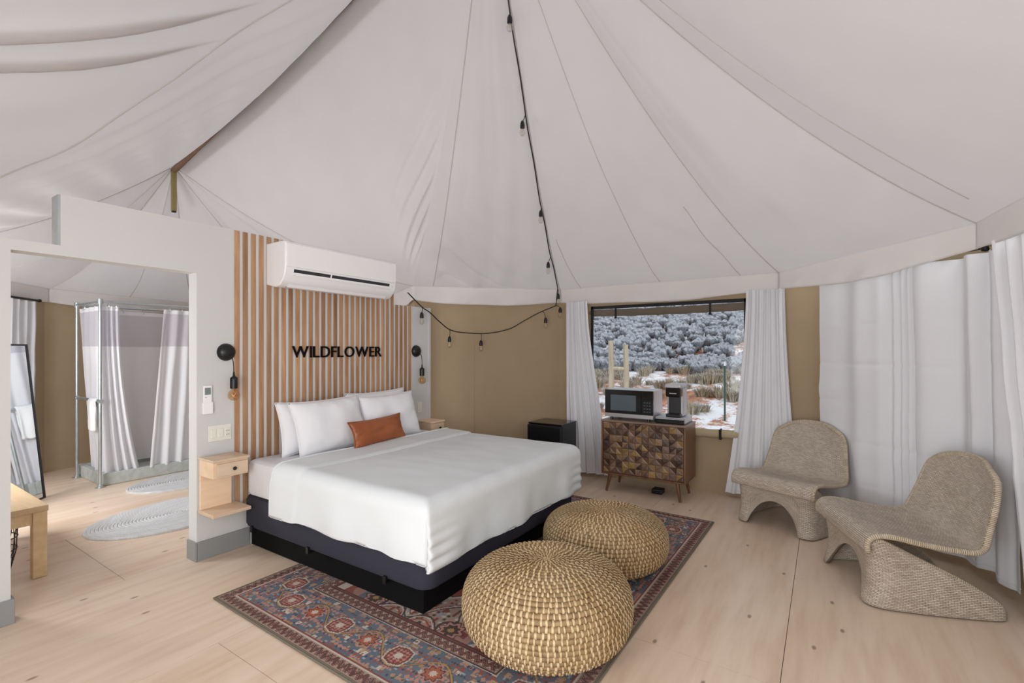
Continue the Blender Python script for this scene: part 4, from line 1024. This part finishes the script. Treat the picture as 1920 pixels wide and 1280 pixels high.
MB().lathe([(.0, -.03), (.02, -.025), (.028, 0), (.02, .025), (0, .03)], (4.27, -.87, 2.175), 14).build('joint', 'black', rod, smooth=True)
for x, y in ((4.08, -.885), (3.93, -.905)): MB().tube([(x, y+.035*math.cos(a), 2.15+.035*math.sin(a)) for a in [i*PI/8 for i in range(16)]], .005, 6, closed=True).build('grommet', 'brass', rod, smooth=True)

# ------------------------------------------------------------------ string lights
sl = thing('string_lights', 'black cord of clear bulbs running down the roof and swagged along the tan wall', 'string lights', (5.25, 2.75, 2.05))
hipc = [hip('ab', Mp, t)-V(0, 0, .05)+V(-.01, .0, 0) for t in [1-i/30*.955 for i in range(31)]]
for i, q in enumerate(hipc): q.z -= .02*math.sin(i*1.1)
cor = V(5.22, 2.78, 2.06)
MB().tube(hipc+[cor], .0065, 6).build('cord', 'black', sl, smooth=True)
swag = spline([cor, (5.13, 2.92, 1.975), (4.98, 3.08, 1.85), (4.78, 3.28, 1.745), (4.55, 3.50, 1.70), (4.33, 3.69, 1.705), (4.13, 3.70, 1.80), (3.96, 3.68, 1.93), (3.80, 3.69, 2.0), (3.60, 3.72, 2.10)], 8)
swag = spline([cor, (5.09, 2.95, 1.97), (4.96, 3.08, 1.87), (4.82, 3.20, 1.77), (4.64, 3.38, 1.715), (4.46, 3.55, 1.715), (4.30, 3.68, 1.745), (4.12, 3.69, 1.83), (3.95, 3.69, 1.93), (3.82, 3.69, 1.985), (3.62, 3.70, 2.12)], 8)
MB().tube(swag, .0065, 6).build('cord', 'black', sl, smooth=True)
def strbulb(q, lean=(0, 0), ln=.09):
    q = Vector(q); b = q+V(lean[0], lean[1], -ln)
    MB().tube(spline([q, q.lerp(b, .5)+V(.01, .0, .01), b], 4), .004, 6).build('drop_wire', 'black', sl, smooth=True)
    MB().lathe([(.006, .012), (.012, .006), (.019, -.012), (.021, -.03), (.021, -.055), (0, -.055)], b, 14).build('socket', 'black', sl, smooth='auto')
    bb_ = MB().lathe([(.012, -.053), (.014, -.06), (.024, -.082), (.026, -.10), (.020, -.118), (.008, -.127), (.001, -.128)], b, 14).build('bulb', 'bulb', sl, smooth=True)
    MB().tube([b+V(-.006, 0, -.06), b+V(-.006, 0, -.095), b+V(.006, 0, -.095), b+V(.006, 0, -.06)], .0015, 4).build('filament', 'filament', bb_)
def on_hip(y):   # cord point whose picture height is y
    best = min(hipc, key=lambda q: abs(658-894*(q.z-1.5)/(q.x*math.cos(TH)+q.y*math.sin(TH))-y)); return best
for y in (22, 228, 372, 480, 545): strbulb(on_hip(y), (-.02, .02) if y in (228, 480) else (.01, 0), .075)
strbulb(cor, (.02, -.05), .03); strbulb(swag[6], (.02, -.03), .09); strbulb(swag[35], (0, 0), .09); strbulb(swag[49], (0, 0), .09); strbulb(swag[72], (.0, 0), .07)
# ------------------------------------------------------------------ bathroom beyond the doorway
pan = thing('shower_tray', 'raised grey concrete shower tray seen through the doorway', 'shower tray', (2.7, 7.1, 0))
for a in ((1.93, 3.6, 6.70, 6.76), (1.93, 3.6, 7.50, 7.56), (1.93, 1.99, 6.76, 7.50), (3.54, 3.6, 6.76, 7.50)): MB().box(*a, .002, .135).build('curb', 'concrete', pan, bevel=.006)
MB().box(1.99, 3.54, 6.76, 7.50, .002, .05).build('basin', 'concrete', pan)
MB().lathe([(.03, .05), (.03, .055), (0, .055)], (2.55, 7.0, 0), 16).build('drain', 'steel', pan)
sf = thing('shower_enclosure', 'galvanised pipe uprights and rails standing around the shower', 'shower', (2.7, 7.1, 0))
FX, FY0, FY1, FZ = 1.895, 6.655, 7.42, 2.045
for x, y in ((FX, FY0), (FX, FY1), (3.65, FY0)):
    MB().tube([(x, y, .01), (x, y, FZ)], .0165, 12).build('upright', 'steel', sf, smooth='auto'); MB().lathe([(.045, .001), (.045, .008), (.026, .012), (.026, .035), (.0165, .036)], (x, y, 0), 16).build('flange', 'steel', sf, smooth='auto')
    MB().lathe([(.025, FZ-.03), (.025, FZ+.028), (.02, FZ+.03)], (x, y, 0), 14).build('fitting', 'steel', sf, smooth='auto')
for a, b in (((FX, FY0, FZ), (FX, FY1, FZ)), ((FX, FY0, FZ), (3.65, FY0, FZ)), ((FX, FY1, .95), (FX, FY0, .95)), ((FX, FY1, FZ), (3.6, FY1, FZ))): MB().tube([a, b], .0155, 12).build('rail', 'steel', sf, smooth='auto')
for y in (FY0, FY1): MB().tube([(FX, y-.03, .95), (FX, y+.03, .95)], .024, 12).build('fitting', 'steel', sf, smooth='auto')
def shower_curtain(label, top, bot, zb, seed, folds, prof=None, amp=.03):
    tl = [V(*q, 0) for q in top]; bl_ = [V(*q, 0) for q in bot]
    def along(L, s):
        n = len(L)-1; i = min(int(s*n), n-1); return L[i].lerp(L[i+1], s*n-i)
    t = thing('shower_curtain', label, 'shower curtain', (tl[0].x, tl[0].y, zb), 0, 'white shower curtains')
    zt_ = FZ-.045
    def pt(s, v):
        k = v if prof is None else prof(v)
        q = along(tl, s).lerp(along(bl_, s), k); d = along(tl, min(1, s+.05))-along(tl, max(0, s-.05)); d.normalize(); n = V(-d.y, d.x, 0)
        a = amp*math.sin(s*folds*2*PI+seed+.6*nz(s*4, v*2, seed))*(.5+.7*v)+.012*nz(s*5, v*4, seed)
        return q+n*a+V(0, 0, lerp(zt_, zb, v))
    h0, h1 = .025, .235
    MB().grid(lambda s, v: pt(s, v*h0), 80, 2).build('header', 'shower_curtain', t, smooth=True)
    MB().grid(lambda s, v: pt(s, lerp(h0, h1, v)), 80, 8).build('sheer_band', 'sheer', t, smooth=True)
    MB().grid(lambda s, v: pt(s, lerp(h1, 1, v)), 80, 34).build('panel', 'shower_curtain', t, smooth=True)
    nr = max(3, int(sum((tl[i+1]-tl[i]).length for i in range(len(tl)-1))/.13))
    for i in range(nr):
        q = pt((i+.5)/nr, .012); MB().tube([(q.x, q.y+.022*math.cos(a), q.z+.028+.026*math.sin(a)) for a in [j*PI/6 for j in range(12)]], .003, 5, closed=True).build('ring', 'steel', t)
    return t
shower_curtain('white shower curtain wrapped round the left front corner of the shower frame', [(FX+.02, 7.30), (FX+.02, 6.70), (2.07, 6.67)], [(1.99, 7.05), (2.0, 6.76), (2.29, 6.74)], .10, 1, 7, lambda v: v**2)
shower_curtain('white shower curtain on the right side of the shower front', [(2.50, 6.67), (3.30, 6.67)], [(2.37, 6.72), (3.30, 6.74)], .12, 4, 6, lambda v: v)
bpy.context.view_layer.update()
shower_curtain('white liner curtain hanging at the back of the shower', [(FX+.02, 7.40), (2.22, 7.41), (3.55, 7.41)], [(2.02, 7.38), (2.3, 7.4), (3.5, 7.4)], .10, 9, 8, amp=.02)
tw_ = thing('bath_towel', 'white towel folded over the shower frame rail', 'towel', (FX, 6.86, .62))
def tow(s, v):
    y = lerp(6.745, 6.96, s); w_ = v*2-1; dr = abs(w_)*.36
    x = FX+(.022 if w_ > 0 else -.022)*min(1, abs(w_)*12)+(.014*math.sin(s*9)+.012*nz(s*4, v*4))*min(1, abs(w_)*3)
    return (x, y+.012*nz(v*5, 2), .975-dr+(.02*nz(s*5, 1))*abs(w_))
MB().grid(tow, 20, 50).build('terry', 'towel', tw_, smooth=True, solid=.012)
def mat_round(c, a, b, rz, label):
    t = thing('bath_mat', label, 'bath mat', (c[0], c[1], .001), rz, 'braided bath mats', local=True)
    mb = MB(); n = 72
    nr = 27
    for q in range(nr):
        ra = (q+.5)/nr; pts = [(ra*a*math.cos(2*PI*i/n), ra*b*math.sin(2*PI*i/n), .008) for i in range(n)]
        k0 = len(mb.v); mb.tube(pts, a/nr*.56, 6, closed=True)
        for i in range(n):
            for j in range(6): mb.uv[k0+i*6+j] = (ra*a*2*PI*i/n, j*.012)
    mb.build('braid', 'braid', t, smooth=True)
    poly_ = [(a*.985*math.cos(2*PI*i/n), b*.985*math.sin(2*PI*i/n)) for i in range(n)]
    MB().prism(poly_, 0, .009).build('backing', 'braid', t)
mat_round((2.0, 4.98), .69, .47, LN(3), 'oval white braided mat on the floor just beyond the doorway')
mat_round((2.68, 6.18), .70, .42, LN(2), 'oval white braided mat directly in front of the shower tray')
bn = thing('wooden_bench', 'pale wooden bench behind the partition at the left edge of the doorway', 'bench', (.73, 4.9, 0))
box('seat', 'bench', bn, .50, .965, 4.34, 5.45, .435, .475, .004)
for x, y in ((.89, 4.345), (.505, 4.345), (.89, 5.375), (.505, 5.375)): box('leg', 'bench', bn, x, x+.07, y, y+.07, .002, .435, .003)
for y in (4.36, 5.39): box('rail', 'bench', bn, .575, .89, y, y+.03, .355, .435, .002)
for x in (.91, .525): box('rail', 'bench', bn, x, x+.03, 4.415, 5.375, .355, .435, .002)
bk = thing('wire_basket', 'black wire basket standing under the wooden bench', 'basket', (.74, 4.62, 0))
for i in range(20):
    a = 2*PI*i/20; MB().tube([(.74+.09*math.cos(a), 4.62+.09*math.sin(a), .005), (.74+.125*math.cos(a+.2), 4.62+.125*math.sin(a+.2), .16), (.74+.13*math.cos(a+.4), 4.62+.13*math.sin(a+.4), .32)], .003, 5).build('wire', 'black', bk)
for z, r in ((.006, .09), (.09, .11), (.17, .127), (.25, .13), (.32, .131)): MB().tube([(.74+r*math.cos(a), 4.62+r*math.sin(a), z) for a in [j*PI/14 for j in range(28)]], .004, 5, closed=True).build('hoop', 'black', bk)
mr_ = thing('floor_mirror', 'tall black framed mirror leaning beside the bathroom curtain', 'mirror', (1.28, 6.48, 0))
e_ = V(.674, .739, 0); nrm = V(.739, -.674, 0); br = V(1.455, 6.68, 0); up = (V(-.739, .674, 0)*.155+V(0, 0, 1.57)); un = up.normalized()
def mq(u, v, o): return br-e_*u+un*v+nrm*o
Hm = up.length; Wm = .62
def mbar(u0, u1, v0, v1, o0, o1, name, mat):
    vs = [mq(u, v, o) for o in (o0, o1) for u, v in ((u0, v0), (u1, v0), (u1, v1), (u0, v1))]
    vs = [V(q.x, q.y, max(q.z, .003)) for q in vs]
    return MB().add(vs, [(0, 1, 2, 3), (4, 7, 6, 5), (0, 4, 5, 1), (1, 5, 6, 2), (2, 6, 7, 3), (3, 7, 4, 0)]).build(name, mat, mr_)
mbar(.0, Wm, 0, Hm, -.012, -.002, 'backing', 'black'); mbar(.015, Wm-.015, .015, Hm-.015, -.002, .004, 'glass', 'mirror')
for a in ((0, .016, 0, Hm), (Wm-.016, Wm, 0, Hm), (0, Wm, 0, .016), (0, Wm, Hm-.016, Hm)): mbar(*a, -.002, .012, 'frame', 'black')
MB().tube([mq(.31, 1.45, -.02), V(*(mq(.31, 0, -.02)-nrm*.62)[:2], .006)], .01, 8).build('prop', 'black', mr_)
curtain('bathroom_curtain', 'pale curtain hanging behind the floor mirror in the bathroom', [(1.20, 7.30), (1.615, 7.78)], [(1.16, 7.26), (1.60, 7.76)], 2.08, .06, 5, .03, seed=21, grp=None)
br_ = thing('curtain_rod', 'dark curtain rod with ring end above the bathroom curtain', 'curtain rod', (1.4, 7.55, 2.09))
MB().tube([(.75, 6.80, 2.10), (1.66, 7.83, 2.10)], .012, 10).build('pole', 'black', br_, smooth='auto'); MB().lathe([(0, -.02), (.02, -.012), (.02, .012), (0, .02)], (1.66, 7.83, 2.10), 12).build('finial', 'black', br_, smooth=True)

# ------------------------------------------------------------------ outdoors
def ground(x, y):
    d = x-6.0
    z = -.42+1.12*sstep(1.5, 13, d)+max(0., d-11.5)*.215*sstep(11.5, 17, d)
    return z+.10*nz(x*.35, y*.35)*min(1, max(0, d)/4)+.03*nz(x*1.4, y*1.4, 3)
gmb = MB().grid(lambda s, t: (lerp(-12, 70, s), lerp(-45, 60, t), ground(lerp(-12, 70, s), lerp(-45, 60, t))), 240, 260)
go = gmb.build('ground', 'soil', None, smooth=True); struct(go)
def shrub_mesh(seed, n_l, tall=1.0, mat='sage'):
    rg = random.Random(seed); mb = MB()
    for i in range(n_l):
        a = rg.random()*2*PI; r = .30*math.sqrt(rg.random()); c_ = V(r*math.cos(a), r*math.sin(a), .16+.16*rg.random()*tall); R = rg.uniform(.10, .19)
        vs, fs = [], []
        for j in range(4):
            ph = PI*(j+.5)/4
            for q in range(7):
                th = 2*PI*q/7+j*.4; rr = R*(1+.8*(rg.random()-.5))
                vs.append(c_+V(rr*math.sin(ph)*math.cos(th), rr*math.sin(ph)*math.sin(th), rr*math.cos(ph)*tall))
        for j in range(3):
            for q in range(7): fs.append((j*7+q, (j+1)*7+q, (j+1)*7+(q+1) % 7, j*7+(q+1) % 7))
        fs.append(tuple(range(7))); fs.append(tuple(21+q for q in range(7))[::-1]); mb.add(vs, fs)
    for i in range(70):      # twigs standing out of the crown
        a = rg.random()*2*PI; r = rg.uniform(.1, .34); e = V(r*math.cos(a)*1.25, r*math.sin(a)*1.25, rg.uniform(.16, .46)*tall); b = e*.45
        s_ = V(-math.sin(a), math.cos(a), 0)*.018
        mb.add([b-s_, b+s_, e], [(0, 1, 2)])
    for k in range(len(mb.v)):
        if mb.v[k][2] < 0: mb.v[k] = (mb.v[k][0], mb.v[k][1], 0)
    me = bpy.data.meshes.new('sagebrush'); me.from_pydata(mb.v, [], mb.f); me.materials.append(M[mat]); fix_normals(me); me.polygons.foreach_set('use_smooth', [True]*len(me.polygons)); return me
sm = [shrub_mesh(40+i, 11) for i in range(5)]
rg = random.Random(77); spots = []
def inwin(x, y):     # could the window show this spot (with room to step aside)?
    return -.02 < y/x < .62
tries = 0; gridc = {}
while tries < 16000:
    tries += 1
    x = rg.uniform(18.3, 62); y = x*rg.uniform(-.12, .72)
    k = (int(x/.74), int(y/.74))
    if k in gridc: continue
    gridc[k] = 1; spots.append((x, y))
spots.sort(key=lambda q: (0 if .04 < q[1]/q[0] < .50 else 1, q[0]))
rest = MB(); lab = 'snow-dusted grey sagebrush on the hillside outside the window'
for i, (x, y) in enumerate(spots):
    me = sm[i % 5]; s_ = rg.uniform(.72, 1.15); rz = rg.random()*6.28; z = ground(x, y)-.03
    if i < 290:
        o = bpy.data.objects.new('sagebrush', me); C.objects.link(o); o.location = (x, y, z); o.rotation_euler = (0, 0, rz); o.scale = (s_*1.15, s_*1.15, s_*1.15)
        tag(o, lab, 'shrub', 'sagebrush on the hillside')
    elif i < 2600:
        mt = Matrix.Translation((x, y, z)) @ Matrix.Rotation(rz, 4, 'Z') @ Matrix.Scale(s_*1.15, 4)
        rest.add([mt @ q.co for q in me.vertices], [tuple(p_.vertices) for p_ in me.polygons])
ro = rest.build('distant_sagebrush', 'sage', None, smooth=True); tag(ro, 'distant grey sagebrush covering the upper hillside', 'shrubs'); ro['kind'] = 'stuff'
def tuft_mesh(seed):
    rg = random.Random(seed); mb = MB()
    for i in range(150):
        a = rg.random()*2*PI; r = rg.random()*.2; L = rg.uniform(.25, .5); ln = rg.uniform(.1, .7)
        b = V(r*math.cos(a), r*math.sin(a), 0); e = b+V(math.cos(a)*L*ln, math.sin(a)*L*ln, L*(1-.4*ln)); s_ = V(-math.sin(a), math.cos(a), 0)*.016
        m_ = b.lerp(e, .55)+V(0, 0, .06); mb.add([b-s_, b+s_, m_+s_*.8, m_-s_*.8, e], [(0, 1, 2, 3), (3, 2, 4)])
    me = bpy.data.meshes.new('grass_tuft'); me.from_pydata(mb.v, [], mb.f); me.materials.append(M['tuft']); return me
tm = [tuft_mesh(i) for i in range(3)]
rg = random.Random(5)
for i in range(90):
    x = rg.uniform(13.5, 19.0) if i < 78 else rg.uniform(11, 14); y = x*rg.uniform(.05, .50)
    o = bpy.data.objects.new('grass_tuft', tm[i % 3]); C.objects.link(o); k = rg.uniform(.45, .95); o.location = (x, y, ground(x, y)-.01); o.scale = (k*1.2, k*1.2, k); o.rotation_euler = (0, 0, rg.random()*6)
    tag(o, 'clump of pale dry grass on the snowy flat outside the window', 'grass', 'dry grass clumps outside')
def outpt(px, d):
    a = (px-960)/894; return d*(math.cos(TH)+math.sin(TH)*a), d*(math.sin(TH)-math.cos(TH)*a)
fb = thing('fence_brace', 'pair of weathered wooden fence posts joined by a rail outside the window', 'fence', (*outpt(1160, 13.5), 0))
pA, pB = outpt(1146, 13.4), outpt(1174, 13.3)
for p_, zt_ in ((pA, 1.80), (pB, 1.68)):
    MB().tube([(p_[0], p_[1], ground(*p_)-.1), (p_[0]+.02, p_[1], .9), (p_[0]-.01, p_[1]+.01, zt_)], [.085, .08, .07], 10).build('post', 'post', fb, smooth='auto')
MB().tube([(pA[0], pA[1], 1.02), (pB[0], pB[1], 1.0)], .05, 8).build('rail', 'post', fb, smooth='auto')
MB().tube([(pA[0], pA[1], 1.5), (pB[0], pB[1], .45)], .012, 6).build('brace_wire', 'steel', fb)
tp = outpt(1359, 11.0)
tpo = thing('steel_fence_post', 'thin green steel fence post with a white tip outside the window', 'fence post', (*tp, ground(*tp)))
MB().box(tp[0]-.02, tp[0]+.02, tp[1]-.018, tp[1]+.018, ground(*tp)-.05, 1.16).build('shaft', 'tpost', tpo); MB().box(tp[0]-.021, tp[0]+.021, tp[1]-.019, tp[1]+.019, 1.16, 1.25).build('tip', 'white_plastic', tpo)
for o in bpy.data.objects:
    if '_local' in o: del o['_local']
